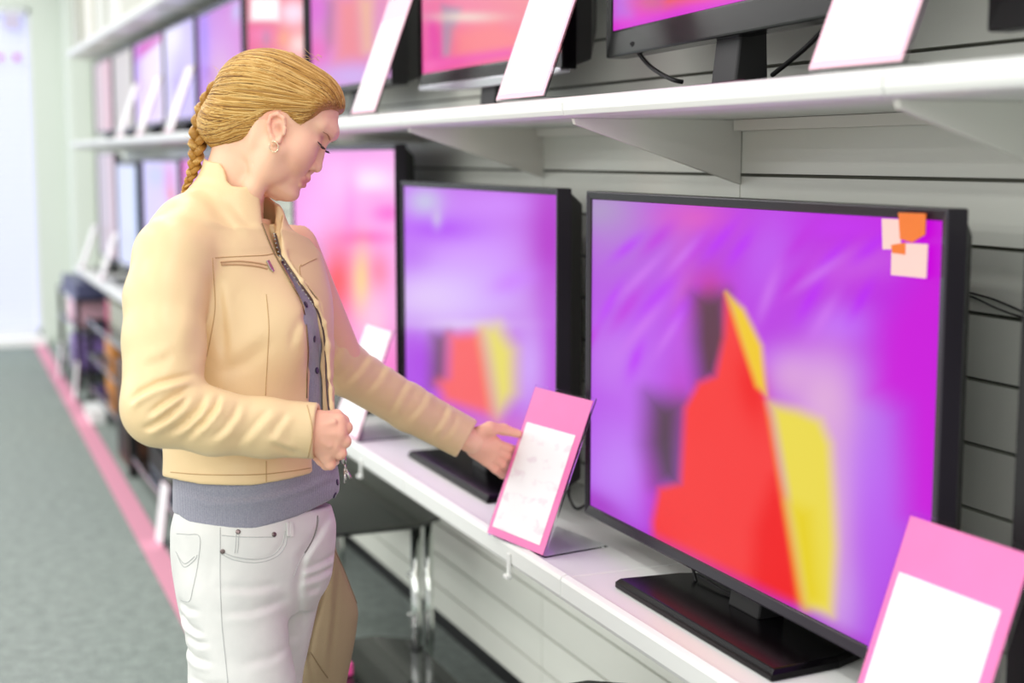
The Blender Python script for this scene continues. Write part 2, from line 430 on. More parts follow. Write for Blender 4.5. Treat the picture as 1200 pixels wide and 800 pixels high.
MAG = (200, 0, 220)
def pic_main(px, py, u, v):
    ops = [
        ('blob', 720, 260, 60, 60, (176, 120, 208), .9), ('blob', 700, 245, 40, 25, (168, 150, 190), .8),
        ('blob', 810, 255, 45, 22, (222, 84, 190), .8), ('blob', 800, 330, 18, 70, (206, 96, 196), .6),
        ('blob', 760, 470, 50, 160, (192, 96, 240), .6), ('blob', 725, 545, 45, 60, (196, 132, 246), .9), ('blob', 720, 420, 40, 50, (196, 120, 240), .7),
        ('blob', 900, 300, 30, 60, (190, 92, 240), .7, 15), ('blob', 1005, 310, 70, 22, (198, 84, 226), .8, -10), ('blob', 985, 380, 40, 25, (190, 96, 246), .9),
        ('blob', 920, 425, 90, 22, (192, 96, 240), .7, 8), ('blob', 990, 265, 60, 14, (196, 40, 240), .6),
        ('blob', 1000, 560, 62, 90, (190, 112, 242), .95), ('blob', 1020, 480, 30, 60, (182, 120, 240), .5), ('blob', 985, 700, 30, 60, (194, 140, 236), .9),
        ('blob', 1030, 640, 40, 110, (186, 92, 240), .6),
        ('blob', 965, 470, 40, 60, (228, 180, 220), .8), ('blob', 975, 600, 24, 130, (222, 172, 212), .85), ('blob', 925, 440, 30, 30, (226, 176, 214), .6),
        ('blob', 770, 580, 18, 80, (186, 40, 200), .8), ('blob', 800, 480, 22, 60, (190, 60, 190), .7), ('blob', 830, 340, 24, 30, (196, 50, 160), .9),
        ('blob', 700, 590, 40, 14, (160, 20, 190), .8, 30),
    ]
    for k, (x, y, l, w, th) in enumerate([(815, 290, 34, 8, -48), (845, 280, 30, 7, -50), (868, 290, 24, 7, -55), (770, 280, 26, 8, -45), (735, 290, 24, 7, -40),
                                          (770, 350, 36, 10, -48), (735, 360, 30, 8, -55), (715, 355, 26, 6, -60), (800, 365, 30, 9, -58), (940, 280, 30, 8, -50), (975, 300, 26, 7, -45),
                                          (950, 350, 30, 8, -60), (930, 330, 26, 7, -55), (1010, 350, 24, 7, -60), (1020, 290, 26, 8, -40), (690, 400, 20, 6, -60), (745, 420, 24, 8, -70)]):
        ops.append(('blob', x, y, l, w, (186, 24, 246) if k % 3 else (190, 30, 224), .75, th))
    for (x, y, l, w, th) in [(800, 300, 30, 6, -48), (752, 322, 40, 6, -45), (755, 380, 40, 7, -50), (785, 390, 30, 6, -58), (900, 345, 34, 7, -70), (960, 320, 36, 6, -35), (965, 372, 30, 7, -60)]:
        ops.append(('blob', x, y, l, w, (206, 116, 238), .6, th))
    ops += [
        ('poly', [(812, 345), (852, 342), (858, 400), (842, 445), (818, 448), (812, 400)], (92, 48, 72), 18),
        ('poly', [(758, 462), (803, 470), (800, 575), (768, 565), (756, 520)], (84, 60, 84), 24),
        ('poly', [(850, 345), (868, 375), (893, 455), (905, 490), (922, 590), (944, 712), (872, 690), (764, 640), (764, 610), (772, 572), (797, 566), (802, 478), (818, 448), (838, 440), (848, 395)], (246, 56, 56), 8),
        ('blob', 880, 455, 16, 44, (240, 16, 24), .9, -12),
        ('poly', [(905, 560), (922, 590), (944, 712), (880, 694), (884, 620)], (240, 14, 20), 16),
        ('poly', [(851, 343), (872, 362), (893, 405), (898, 462), (886, 452), (866, 392)], (240, 200, 40), 7),
        ('poly', [(902, 472), (935, 480), (962, 492), (974, 520), (980, 640), (976, 722), (944, 712), (922, 590)], (234, 216, 74), 12),
        ('poly', [(926, 590), (950, 600), (962, 700), (944, 712)], (230, 206, 14), 16),
        ('poly', [(1064, 244), (1120, 246), (1108, 640), (1062, 600), (1062, 480), (1020, 460), (1035, 380), (1070, 330)], (202, 0, 218), 30, .95),
        ('poly', [(680, 588), (690, 595), (1012, 752), (1012, 790), (690, 625), (670, 600)], (164, 10, 190), 16, .9),
    ]
    return paint(px, py, [(178, 60, 222), (194, 12, 224), (176, 80, 236), (170, 36, 214)], ops)
def pic_second(px, py, u, v):
    ops = [
        ('blob', 560, 300, 90, 60, (204, 140, 250), .9), ('blob', 540, 350, 90, 40, (212, 178, 250), .9), ('blob', 590, 240, 60, 20, (204, 130, 250), .7),
        ('blob', 510, 268, 55, 16, (172, 44, 240), .95), ('blob', 480, 300, 26, 30, (178, 84, 236), .8), ('blob', 500, 350, 46, 30, (222, 196, 242), .8),
        ('blob', 498, 236, 20, 16, (190, 184, 222), .95), ('blob', 512, 255, 6, 12, (196, 176, 224), .8),
        ('blob', 645, 280, 26, 90, (176, 16, 200), 1), ('blob', 640, 400, 16, 60, (184, 60, 220), .8), ('blob', 600, 330, 30, 14, (198, 110, 250), .7, -20),
        ('blob', 540, 380, 60, 7, (226, 206, 240), .6), ('blob', 490, 430, 26, 46, (170, 60, 226), .8), ('blob', 620, 430, 20, 60, (206, 160, 246), .9),
        ('poly', [(506, 392), (526, 390), (524, 450), (504, 452)], (112, 58, 104), 14),
        ('poly', [(526, 392), (566, 388), (574, 440), (582, 492), (520, 470), (512, 448), (524, 440)], (246, 92, 96), 12),
        ('poly', [(564, 384), (584, 380), (604, 410), (604, 460), (582, 492), (572, 430)], (230, 216, 100), 16),
        ('blob', 575, 500, 60, 16, (212, 110, 190), .7),
    ]
    return paint(px, py, [(188, 104, 236), (176, 24, 206), (176, 70, 230), (190, 80, 220)], ops)
def pic_third(px, py, u, v):
    ops = [
        ('blob', 432, 215, 30, 18, (250, 232, 250), 1), ('blob', 436, 232, 40, 14, (240, 150, 226), .8), ('blob', 408, 240, 10, 40, (246, 90, 214), .8), ('blob', 455, 250, 20, 12, (240, 60, 200), .8),
        ('blob', 420, 278, 40, 9, (238, 30, 180), .9), ('blob', 395, 215, 24, 40, (250, 180, 238), .8), ('blob', 375, 260, 30, 40, (246, 170, 240), .9),
        ('blob', 395, 330, 26, 52, (244, 56, 66), 1), ('blob', 425, 330, 12, 40, (252, 206, 120), 1), ('blob', 444, 320, 14, 26, (246, 110, 150), .9), ('blob', 440, 380, 20, 40, (250, 190, 220), .9),
        ('blob', 372, 300, 12, 18, (210, 140, 190), .7), ('blob', 458, 430, 16, 40, (246, 110, 200), .8), ('blob', 415, 178, 60, 10, (236, 150, 226), .6),
    ]
    return paint(px, py, [(240, 140, 226), (250, 170, 236), (250, 120, 220), (248, 150, 224)], ops)

SH = .755
tv1o = television('flat_television', 'large nearest television with a red and yellow shape on a violet screen', 1.2, 2.520, 1.470, .805, 1.436, SH, pic_main, res=(300, 170), base=(-.092, .13, .50, .018, -.045), bez=(.016, .020))
tv2o = television('flat_television', 'second large television, lavender screen with blurred red and yellow patch behind the outstretched arm', 1.2, 3.655, 2.655, .815, 1.438, SH, pic_second, res=(150, 90), base=(-.072, .13, .54, .018, -.03), bez=(.014, .018), back=.07)
television('flat_television', 'tall television with a bright pink screen right beside the chin', 1.2, 4.83, 3.70, .86, 1.535, SH, pic_third, res=(110, 64), base=(-.08, .13, .54, .018, 0), bez=(.016, .02), back=.06)
# far televisions on the lower shelf
def far_pic(c0, c1, ops=()): return ([c0, c1, c0, c1], list(ops))
television('flat_television', 'television with a magenta edged lilac screen just left of the end of the braid', 1.2, 6.98, 6.05, .86, 1.50, SH, far_pic((196, 150, 226), (214, 90, 190), [('blob', .1, .1, .4, .2, (226, 70, 180), .9), ('blob', .3, .6, .5, .4, (206, 170, 240), .8)]), base=(-.08, .12, .4, .018, 0))
television('flat_television', 'television with a pale lilac screen left of the shoulder, pink spot near its top', 1.2, 8.20, 7.05, .85, 1.49, SH, far_pic((204, 196, 246), (214, 190, 236), [('blob', .75, .14, .16, .12, (230, 110, 190), .8), ('blob', .8, .27, .1, .07, (232, 110, 120), .8), ('blob', .4, .12, .3, .1, (180, 190, 236), .8)]), base=(-.08, .12, .4, .018, 0))
television('flat_television', 'television with a pale blue white screen between dark edges, far end of the lower shelf', 1.2, 9.30, 8.42, .84, 1.47, SH, far_pic((206, 212, 240), (214, 222, 246), [('blob', .9, .5, .1, .6, (160, 190, 236), .7)]), base=(-.08, .12, .4, .018, 0), bez=(.02, .02))
television('flat_television', 'farthest television on the lower shelf, dull mauve screen', 1.2, 10.24, 9.36, .84, 1.53, SH, far_pic((186, 180, 192), (212, 186, 196), [('blob', .5, .5, .1, .6, (178, 170, 184), .7), ('blob', .95, .3, .1, .5, (226, 196, 206), .8)]), base=(-.08, .12, .4, .018, 0), bez=(.012, .02))

# televisions on the middle shelf
MZ = 1.597
def pic_A(px, py, u, v):
    return paint(px, py, [(236, 40, 196), (226, 60, 190), (230, 30, 200), (200, 40, 220)], [
        ('poly', [(712, -40), (716, 26), (740, 20), (738, -40)], (180, 110, 230), 14, .8), ('blob', 765, 2, 26, 12, (206, 96, 120), .8), ('poly', [(780, -60), (780, 6), (870, -8), (870, -60)], (238, 90, 76), 10),
        ('poly', [(712, 30), (860, 4), (960, -14), (960, 4), (712, 42)], (214, 34, 214), 8)])
def pic_B(px, py, u, v):
    return paint(px, py, [(236, 190, 200), (236, 206, 176), (236, 60, 150), (240, 110, 130)], [
        ('poly', [(500, 20), (512, 20), (520, 72), (500, 78)], (226, 40, 160), 14), ('poly', [(518, 6), (540, 10), (532, 40), (527, 66), (519, 66)], (168, 140, 170), 6),
        ('poly', [(532, 36), (580, 24), (612, 40), (606, 62), (530, 72)], (244, 126, 136), 14), ('blob', 545, 20, 40, 6, (238, 220, 206), .8), ('poly', [(496, 72), (600, 56), (600, 66), (496, 84)], (238, 80, 170), 6)])
def pic_C(px, py, u, v):
    return paint(px, py, [(214, 60, 190), (226, 120, 140), (206, 120, 206), (206, 130, 200)], [
        ('poly', [(380, 0), (394, 0), (390, 50), (382, 60)], (150, 90, 130), 10), ('poly', [(394, 0), (422, -5), (428, 70), (392, 74)], (228, 116, 130), 14), ('poly', [(422, 0), (436, 0), (436, 60), (426, 60)], (228, 170, 130), 12),
        ('blob', 372, 10, 14, 20, (206, 60, 200), .8), ('blob', 372, 60, 14, 20, (226, 60, 170), .8), ('blob', 415, 90, 40, 14, (196, 160, 226), .9)])
def pic_D(px, py, u, v):
    return paint(px, py, [(214, 10, 70), (224, 30, 90), (226, 60, 150), (236, 150, 130)], [
        ('poly', [(294, -2), (327, -2), (327, 24), (294, 24)], (255, 255, 255), 5), ('blob', 344, 15, 15, 13, (255, 244, 250), 1), ('blob', 344, 15, 17, 15, (250, 170, 210), .5), ('blob', 308, 40, 18, 10, (234, 90, 160), .8), ('blob', 350, 52, 14, 14, (250, 210, 206), .9), ('blob', 312, 45, 5, 10, (170, 110, 150), .7), ('blob', 332, 45, 8, 12, (240, 150, 90), .7)])
tvAo = television('flat_television', 'black glossy television turned slightly towards the aisle at the top of the photo', 1.192, 2.53, 1.545, 1.686, 2.30, MZ, pic_A, rot=R(-6), res=(90, 60), base=(-.06, .16, .46, .014, .0), bez=(.022, .050), rim='black', depth=.045, back=.05)
television('flat_television', 'television with a silver curved lower lip and a coral screen on the middle shelf', 1.2, 3.50, 2.635, 1.672, 2.20, MZ, pic_B, res=(90, 60), base=(-.05, .13, .36, .014, .0), bez=(.014, .034), lip=.018, rim='black', back=.09)
television('flat_television', 'television with a thick dark right side, mauve and salmon screen above the forehead', 1.2, 4.57, 3.725, 1.690, 2.10, MZ, pic_C, res=(90, 50), base=(-.05, .12, .36, .014, .0), bez=(.012, .02), depth=.05, back=.09, rim='blackm')
television('flat_television', 'red television with two glaring white patches above the crown of the head', 1.2, 5.50, 4.63, 1.69, 2.13, MZ, pic_D, res=(90, 50), base=(-.05, .12, .34, .014, .0), bez=(.022, .02))
television('flat_television', 'lilac screened television above the back of the braided head', 1.2, 6.48, 5.56, 1.67, 2.12, MZ, far_pic((190, 130, 226), (206, 120, 206), [('blob', .15, .3, .12, .5, (140, 110, 240), .8), ('blob', .5, .7, .3, .3, (214, 170, 206), .8), ('blob', .6, .95, .5, .12, (200, 60, 180), .8), ('blob', .9, .1, .1, .1, (190, 190, 240), .8)]), base=(-.05, .12, .3, .014, 0), bez=(.022, .02))
television('flat_television', 'pale lavender screen with a narrow black right edge, second screen left of the braid', 1.2, 7.36, 6.54, 1.66, 2.12, MZ, far_pic((220, 214, 250), (196, 180, 242), [('blob', .3, .1, .3, .2, (240, 236, 255), .9), ('blob', .5, .6, .3, .3, (170, 150, 226), .6)]), base=(-.05, .12, .3, .014, 0), bez=(.012, .02))
television('flat_television', 'white lavender screen with a magenta top corner, third screen left of the braid', 1.2, 8.38, 7.40, 1.66, 2.12, MZ, far_pic((220, 196, 246), (236, 226, 250), [('poly', [(0, 0), (1, 0), (1, .06), (0, .22)], (206, 40, 176), .06), ('blob', .1, .3, .16, .3, (176, 130, 236), .7), ('blob', .1, .5, .1, .04, (210, 60, 180), .8), ('blob', .6, .8, .3, .2, (214, 190, 226), .7)]), base=(-.05, .12, .3, .014, 0), bez=(.012, .02))
television('flat_television', 'grey beige glowing panel near the far end of the middle shelf', 1.2, 9.28, 8.44, 1.65, 2.12, MZ, far_pic((196, 190, 186), (206, 200, 192)), base=(-.05, .12, .3, .014, 0), bez=(.012, .02))  # screen colour is emitted, an even pale glow
television('flat_television', 'farthest pinkish panel on the middle shelf', 1.2, 10.24, 9.36, 1.65, 2.12, MZ, far_pic((196, 186, 190), (222, 176, 186)), base=(-.05, .12, .3, .014, 0), bez=(.012, .02))
television('flat_television', 'black television cut off by the upper right corner of the photo', 1.2, 1.412, .60, 1.648, 2.15, MZ, far_pic((40, 30, 40), (40, 30, 40)), base=(-.03, .12, .3, .014, 0), bez=(.03, .05), rim='blackm')
# partly visible set on the right edge of the lower shelf
television('flat_television', 'black television at the right edge of the photo behind the corner notice', 1.235, 1.372, .40, .80, 1.43, SH, far_pic((30, 20, 34), (30, 20, 34)), base=(-.05, .12, .36, .018, 0), bez=(.03, .03), rim='blackm')

# sticker on the corner of the nearest set
def on_tv(px, py): p = at(px, py, X=1.1975); return p
stk = thing('corner_sticker', on_tv(1065, 285), 0, 'orange and white sticker on the top corner of the nearest television', 'sticker')
def stick_part(name, quad, m, dx):
    pts = [on_tv(*q) - np.array(stk.location) for q in quad]
    b = MB(); vs = [(p[0] - dx, p[1], p[2]) for p in pts] + [(p[0], p[1], p[2]) for p in pts]
    n = len(pts); b.add(vs, [tuple(range(n)), tuple(range(n, 2 * n))[::-1]] + [(i, (i + 1) % n, n + (i + 1) % n, n + i) for i in range(n)]); b.build(name, m, stk)
STW = mat('white_sticker_film', (255, 214, 206), .4); STO = mat('orange_sticker_film', (246, 124, 40), .4)
stick_part('white_patch', [(1034, 256), (1056, 257), (1056, 292), (1035, 292)], STW, .001)
stick_part('white_patch', [(1046, 284), (1088, 286), (1086, 326), (1045, 322)], STW, .0014)
stick_part('orange_patch', [(1054, 249), (1086, 250), (1085, 275), (1070, 284), (1056, 280)], STO, .002)
stick_part('orange_stroke', [(1046, 287), (1062, 284), (1062, 298), (1047, 296)], STO, .0024)

# ------------------------------------------------------------------ notices in tilted holders
def notice(label, x, y, z, yaw=0, tilt=21, Wc=.205, Hc=.30, style='pink', group=None, cat='price card', foot=.15):
    t = thing('price_notice', (x, y, z), yaw, label, cat, group)
    ta = math.tan(R(tilt)); ca, sa = math.cos(R(tilt)), math.sin(R(tilt))
    def slab(name, y0, y1, s0, s1, d0, d1, m, bev=.0006):
        b = MB(); vs = []
        for d in (d0, d1):
            for (yy, s) in ((y0, s0), (y1, s0), (y1, s1), (y0, s1)):
                vs.append((s * sa + d * ca, yy, s * ca - d * sa + .0045))
        b.add(vs, [(0, 1, 2, 3), (7, 6, 5, 4), (0, 4, 5, 1), (1, 5, 6, 2), (2, 6, 7, 3), (3, 7, 4, 0)])
        return b.build(name, m, t, bevel=bev)
    h = Wc / 2
    slab('acrylic_back', -h - .004, h + .004, 0, Hc + .006, .0022, .0048, MT['clear'])
    ft = MB().prism([(.004, .0005), (.004, .0035), (foot - .02, .0035), (foot, .0035), (foot, .0005)], 'y', -h - .004, h + .004).build('acrylic_foot', MT['clear'], t)
    slab('card', -h, h, .001, Hc, .0004, .0020, MT['pink' if style == 'pink' else 'pinkpale'])
    if style == 'pink': slab('paper', -h + .018, h - .012, .016, Hc * .765, -.0006, .0004, MT['paper'])
    else: slab('paper', -h + .008, h - .008, .01, Hc * (.99 if style == 'full' else .80), -.0006, .0004, MT['paper'])
    return t
# the one under her hand, turned a little towards the camera
notice('pink topped notice in a clear stand held by the outstretched hand', 1.047, 2.512, .757, R(10), 22, .198, .305)
notice('pink topped notice in the lower right corner in front of the nearest television', 1.060, 1.362, .757, R(3), 20, .205, .305)
notice('white notice with a thin pink edge on the middle shelf, between the two black screens', 1.056, 2.512, 1.604, 0, 20, .225, .305, 'full')
notice('white notice with a pale pink head on the middle shelf, right of the forehead', 1.056, 3.515, 1.604, 0, 20, .20, .305, 'pale')
notice('large white notice on the middle shelf left of the upper right corner', 1.056, 1.478, 1.604, 0, 21, .185, .305, 'full')
for (x, y, l) in ((1.06, 6.44, 'nearest of the three small blurred notices at the far end of the middle shelf'), (1.06, 7.30, 'middle one of the three small blurred notices at the far end of the middle shelf'), (1.06, 8.02, 'farthest of the three small blurred notices at the far end of the middle shelf')):
    notice(l, x, y, 1.604, 0, 20, .21, .30, 'full', 'far notices on the middle shelf', foot=.055)
notice('white notice on the lower shelf half hidden behind the reaching arm', 1.056, 3.72, .757, R(3), 20, .20, .30, 'full')
for (y, l) in ((10.12, 'farthest blurred notice on the lower shelf'), (9.08, 'second farthest blurred notice on the lower shelf'), (7.62, 'blurred notice on the lower shelf against the shoulder')):
    notice(l, 1.06, y, .757, 0, 20, .21, .30, 'full', 'far notices on the lower shelf', foot=.038)
# small clip on the shelf rail
cl = thing('rail_clip', at(598, 662, X=1.044), 0, 'small white clip hanging on the lower shelf edge under the held notice', 'clip')
MB().box(-.006, .0, -.006, .006, -.022, .024).build('clip_body', MT['shelf'], cl, bevel=.002)
MB().box(-.012, .0, -.010, .010, -.026, -.018).build('clip_foot', MT['shelf'], cl, bevel=.002)
cl2 = thing('rail_clip', at(424, 548, X=1.044), 0, 'small white clip on the lower shelf edge beside the jacket zip pull', 'clip')
MB().box(-.006, .0, -.006, .006, -.022, .024).build('clip_body', MT['shelf'], cl2, bevel=.002)
MB().box(-.012, .0, -.010, .010, -.026, -.018).build('clip_foot', MT['shelf'], cl2, bevel=.002)

# ------------------------------------------------------------------ cables
def cable(name, label, pts, r=.0025, par=None):
    P = [np.array(p, float) for p in pts]; out = []
    for i in range(len(P) - 1):
        p0 = P[max(i - 1, 0)]; p1 = P[i]; p2 = P[i + 1]; p3 = P[min(i + 2, len(P) - 1)]
        for t in np.linspace(0, 1, 8, endpoint=False):
            out.append(.5 * ((2 * p1) + (-p0 + p2) * t + (2 * p0 - 5 * p1 + 4 * p2 - p3) * t * t + (-p0 + 3 * p1 - 3 * p2 + p3) * t ** 3))
    out.append(P[-1])
    o = MB().tube(out, r, 8).build(name, MT['blackm'], par, smooth=True)
    if par is None: tag(o, label, 'cable')
    return o
cable('wall_cable', 'thin dark cable crossing the slatted wall right of the nearest television', [at(1105, 333, X=1.392), at(1130, 341, X=1.392), at(1165, 351, X=1.392), at(1205, 368, X=1.392)], .0016)
cable('wall_cable', 'lower loop of thin cable on the slatted wall right of the nearest television', [at(1105, 336, X=1.392), at(1140, 348, X=1.392), at(1170, 362, X=1.392), at(1205, 374, X=1.392)], .0014)
def tv_cable(tv, pts, r):
    cr, sr = math.cos(-tv.rotation_euler.z), math.sin(-tv.rotation_euler.z); L_ = np.array(tv.location); out = []
    for p in pts:
        q = p - L_; out.append((q[0] * cr - q[1] * sr, q[0] * sr + q[1] * cr, q[2]))
    cable('power_cable', None, out, r, tv)
tv_cable(tv1o, [at(812, 666, X=1.235), at(818, 688, X=1.228), at(823, 702, X=1.222), at(846, 706, X=1.228)], .003)
tv_cable(tv1o, [at(818, 674, X=1.235), at(845, 690, X=1.235), at(866, 702, X=1.24), at(880, 715, X=1.242)], .0025)
tv_cable(tv2o, [at(662, 560, X=1.27), at(668, 585, X=1.275), at(676, 596, X=1.28), at(688, 590, X=1.30)], .003)
tv_cable(tvAo, [at(740, 50, X=1.23), at(760, 76, X=1.25), at(785, 92, X=1.24), at(800, 96, X=1.26)], .004)
tv_cable(tvAo, [at(905, 88, X=1.26), at(925, 72, X=1.26), at(945, 55, X=1.25), at(965, 35, X=1.24)], .004)

# ------------------------------------------------------------------ glass stands below the shelf
def glass_stand(label, x0, x1, y0, y1, zt, lower=(.19,), post='chrome', cham=.09, group=None, short=None):
    t = thing('glass_stand', ((x0 + x1) / 2, (y0 + y1) / 2, 0), 0, label, 'stand', group)
    cx, cy = (x0 + x1) / 2, (y0 + y1) / 2; hx, hy = (x1 - x0) / 2, (y1 - y0) / 2
    def plate(hx, hy, z, name, oy=0):
        c = min(cham, hx * .5)
        p = [(-hx + c, -hy), (hx - c, -hy), (hx, -hy + c * .7), (hx, hy - c * .7), (hx - c, hy), (-hx + c, hy), (-hx, hy - c * .7), (-hx, -hy + c * .7)]
        MB().prism([(q[0], q[1] + oy) for q in p], 'z', z - .008, z).build(name, MT['glass_black'], t, bevel=.0015)
    plate(hx, hy, zt, 'glass_top')
    for z in lower: plate(hx - .045, (hy - .11) if not short else short[0], z, 'glass_shelf', 0 if not short else short[1])
    for sx in (1, -1):
        for sy in (1, -1):
            lx, ly = sx * (hx - .06), sy * (hy - .09)
            l = MB().tube([(lx, ly, .0), (lx, ly, zt - .008)], .014, 20).build('post', MT[post], t, smooth=True)
            MB().tube([(lx + .034 * sx * 0 + .036, ly, .01), (lx + .036, ly, zt - .008)], .012, 20).build('outer_tube', MT[post], l, smooth=True)
            MB().tube([(lx, ly, 0), (lx, ly, .012)], .02, 20).build('foot', MT['blackm'], l, smooth=True)
            for z in lower: MB().tube([(lx, ly, z - .012), (lx, ly, z + .006)], .018, 20).build('shelf_collar', MT['blackm'], l, smooth=True)
            for z in (zt * .72, zt * .52): MB().tube([(lx - .024, ly, z), (lx - .010, ly, z)], .006, 12).build('screw', MT['chrome'], l, smooth=True)
    return t
glass_stand('black glass stand with chrome posts behind the jeans, under the lower shelf', .78, 1.27, 3.49, 4.55, .55, short=(.30, -.60))
glass_stand('black glass stand whose far corner shows at the bottom edge under the nearest television', .78, 1.20, 1.35, 2.31, .55)
def rack(label, x0, x1, y0, y1, h, shelves, group=None, post='blackm', pr=.016):
    t = thing('black_rack', ((x0 + x1) / 2, (y0 + y1) / 2, 0), 0, label, 'rack', group)
    hx, hy = (x1 - x0) / 2, (y1 - y0) / 2
    for sx in (1, -1):
        for sy in (1, -1):
            MB().box(sx * hx - pr, sx * hx + pr, sy * hy - pr, sy * hy + pr, 0, h).build('post', MT[post], t, bevel=.003)
    for z in shelves:
        MB().box(-hx + .0, hx, -hy, hy, z - .01, z).build('glass_shelf', MT['glass_black'], t, bevel=.002)
        MB().box(-hx - .012, -hx, -hy, hy, z - .012, z + .004).build('metal_edge', MT['silver'], t, bevel=.002)
    return t
rack('black post rack at the far end of the aisle, blue grey box on top', .98, 1.30, 9.65, 10.75, .60, (.12, .40, .585))
rack('black rack with glass shelves in the middle of the aisle, left of the elbow', 1.0, 1.30, 7.55, 9.2, .52, (.10, .30, .51))
rack('black rack with a tall front post seen left of the hip', .93, 1.28, 5.38, 6.90, .58, (.10, .33, .57), pr=.022)
def item(name, label, cat, x0, x1, y0, y1, z0, z1, m, parts=(), group=None, bev=.006):
    t = thing(name, ((x0 + x1) / 2, (y0 + y1) / 2, z0), 0, label, cat, group)
    MB().box(-(x1 - x0) / 2, (x1 - x0) / 2, -(y1 - y0) / 2, (y1 - y0) / 2, 0, z1 - z0).build('body', m, t, bevel=bev)
    for (nm, a, b, c, d, mm) in parts:          # a..b along y, c..d up, fractions, on the front face
        w_, h_ = (y1 - y0), (z1 - z0)
        MB().box(-(x1 - x0) / 2 - .004, -(x1 - x0) / 2, -w_ / 2 + a * w_, -w_ / 2 + b * w_, c * h_, d * h_).build(nm, mm, t, bevel=.001)
    return t
item('storage_box', 'blue grey box on top of the far rack', 'box', .98, 1.25, 9.7, 10.6, .586, .690, MT['bluegrey'], [('lid_seam', .02, .98, .7, .74, MT['blackm'])])
item('cardboard_box', 'grey beige box on the rack shelf with a red end, under the lower shelf', 'box', 1.08, 1.28, 7.8, 9.0, .512, .66, MT['greybeige'], [('red_label', .86, .97, .05, .95, MT['magenta'])])
item('cardboard_box', 'pale box on the far rack between the black posts', 'box', 1.0, 1.24, 9.8, 10.5, .402, .56, MT['pinkpale'], [('red_label', .0, .12, .05, .95, MT['magenta'])])
item('cardboard_box', 'violet printed box low on the far rack', 'box', 1.0, 1.2, 9.8, 10.4, .122, .30, mat('violet_box', (150, 120, 196), .5), [('red_label', .0, .2, .0, .5, MT['magenta'])])
item('loudspeaker', 'orange veneer speaker column on the rack left of the elbow', 'speaker', 1.0, 1.16, 8.15, 8.45, .302, .49, MT['orange'], [('grille', .15, .85, .1, .5, MT['brown'])])
item('loudspeaker', 'orange veneer speaker box on the lowest rack shelf', 'speaker', 1.0, 1.16, 8.15, 8.45, .102, .28, MT['orange'], [('grille', .15, .85, .1, .5, MT['brown'])])
item('carton', 'white carton on the floor in front of the orange speaker', 'carton', .90, .985, 8.35, 8.7, .0, .075, mat('white_carton', (236, 240, 238), .5), [('flap_seam', .0, 1, .9, .95, MT['greybeige'])])
item('loudspeaker', 'dark brown cabinet on the floor beside the elbow', 'speaker', .93, 1.2, 7.1, 7.45, .0, .50, MT['brown'], [('grille', .1, .9, .08, .6, MT['blackm'])])
item('audio_receiver', 'black audio unit with a violet display on the rack left of the hip', 'audio unit', .96, 1.25, 5.7, 6.6, .332, .46, MT['blackm'], [('display', .3, .7, .5, .8, mat('violet_display', (150, 90, 200), .3, emit=((150, 80, 210), .5))), ('front_trim', .02, .98, .1, .2, MT['silver'])])
item('audio_receiver', 'black audio unit with a pale label on the lower rack shelf left of the hip', 'audio unit', .96, 1.25, 5.7, 6.6, .102, .23, MT['blackm'], [('label_plate', .3, .5, .5, .9, MT['greybeige']), ('front_trim', .02, .98, .1, .2, MT['silver'])])
item('audio_receiver', 'silver edged unit on top of the rack left of the hip', 'audio unit', .96, 1.25, 5.6, 6.8, .572, .70, MT['steel_dark'], [('front_trim', .02, .98, .8, .95, MT['silver'])])
notice('white leaning card on the floor beside the black post left of the hip', .84, 5.62, .0, R(4), 8, .12, .24, 'full', foot=.03)
notice('farthest white card leaning on the floor by the pink stripe', .90, 10.25, .0, 0, 6, .14, .24, 'full', 'leaning cards by the stripe', foot=.03)
notice('nearer white card leaning on the floor by the pink stripe', .90, 9.25, .0, 0, 6, .14, .24, 'full', 'leaning cards by the stripe', foot=.03)
# pink tag peeking in at the bottom edge
pt = thing('pink_tag', (.98, 3.45, .191), 0, 'tiny bright pink tag at the bottom edge beside the bag', 'tag')
MB().box(-.012, .012, -.015, .015, 0, .035).build('tag_body', mat('hot_pink', (250, 90, 170), .4), pt, bevel=.006)
# pale boxes on the top shelf
for (y0, y1, m, l) in ((10.2, 9.75, MT['greybeige'], 'farthest pale carton on the top shelf'), (9.6, 9.1, mat('cream_carton', (226, 224, 212), .5), 'second farthest pale carton on the top shelf'), (8.98, 8.5, mat('pale_carton', (214, 216, 206), .5), 'third farthest pale carton on the top shelf'), (8.38, 7.9, mat('white_top_carton', (232, 232, 226), .5), 'nearest pale carton on the top shelf')):
    item('carton', l, 'carton', 1.075, 1.34, y1, y0, 2.201, 2.62, m, [('tape', .45, .55, .0, 1, MT['paper'])], 'cartons on the top shelf')

# ------------------------------------------------------------------ light
wd = bpy.data.worlds.new('shop_ambience'); sc.world = wd; wd.use_nodes = True
bg = wd.node_tree.nodes['Background']; bg.inputs[0].default_value = (1, 1, 1, 1); bg.inputs[1].default_value = .82
def overhead_fill_lamp(x, y, z=3.0, sx=.3, sy=1.4, e=25):
    l = bpy.data.lights.new('overhead_fill_lamp', 'AREA'); l.shape = 'RECTANGLE'; l.size = sx; l.size_y = sy; l.energy = e; l.color = (1, .985, .96)
    o = bpy.data.objects.new('overhead_fill_lamp', l); col.objects.link(o); o.location = (x, y, z)
    return o
for x, en in ((-8.0, 44), (-5.4, 34), (-3.0, 22), (-1.0, 11), (.35, 9)):  # unseen overhead rows; outer aisles and row above the arm added as fill
    for y in (-.8, 1.2, 3.2, 5.2, 7.2, 9.2, 11.2):
        overhead_fill_lamp(x, y, e=en)
for x in (-5.5, -3.0, -.8):  # unseen rows behind the camera, added as frontal fill
    for y in (-3.0, -5.2, -7.6):
        overhead_fill_lamp(x, y, e=38, sx=1.4, sy=.3)
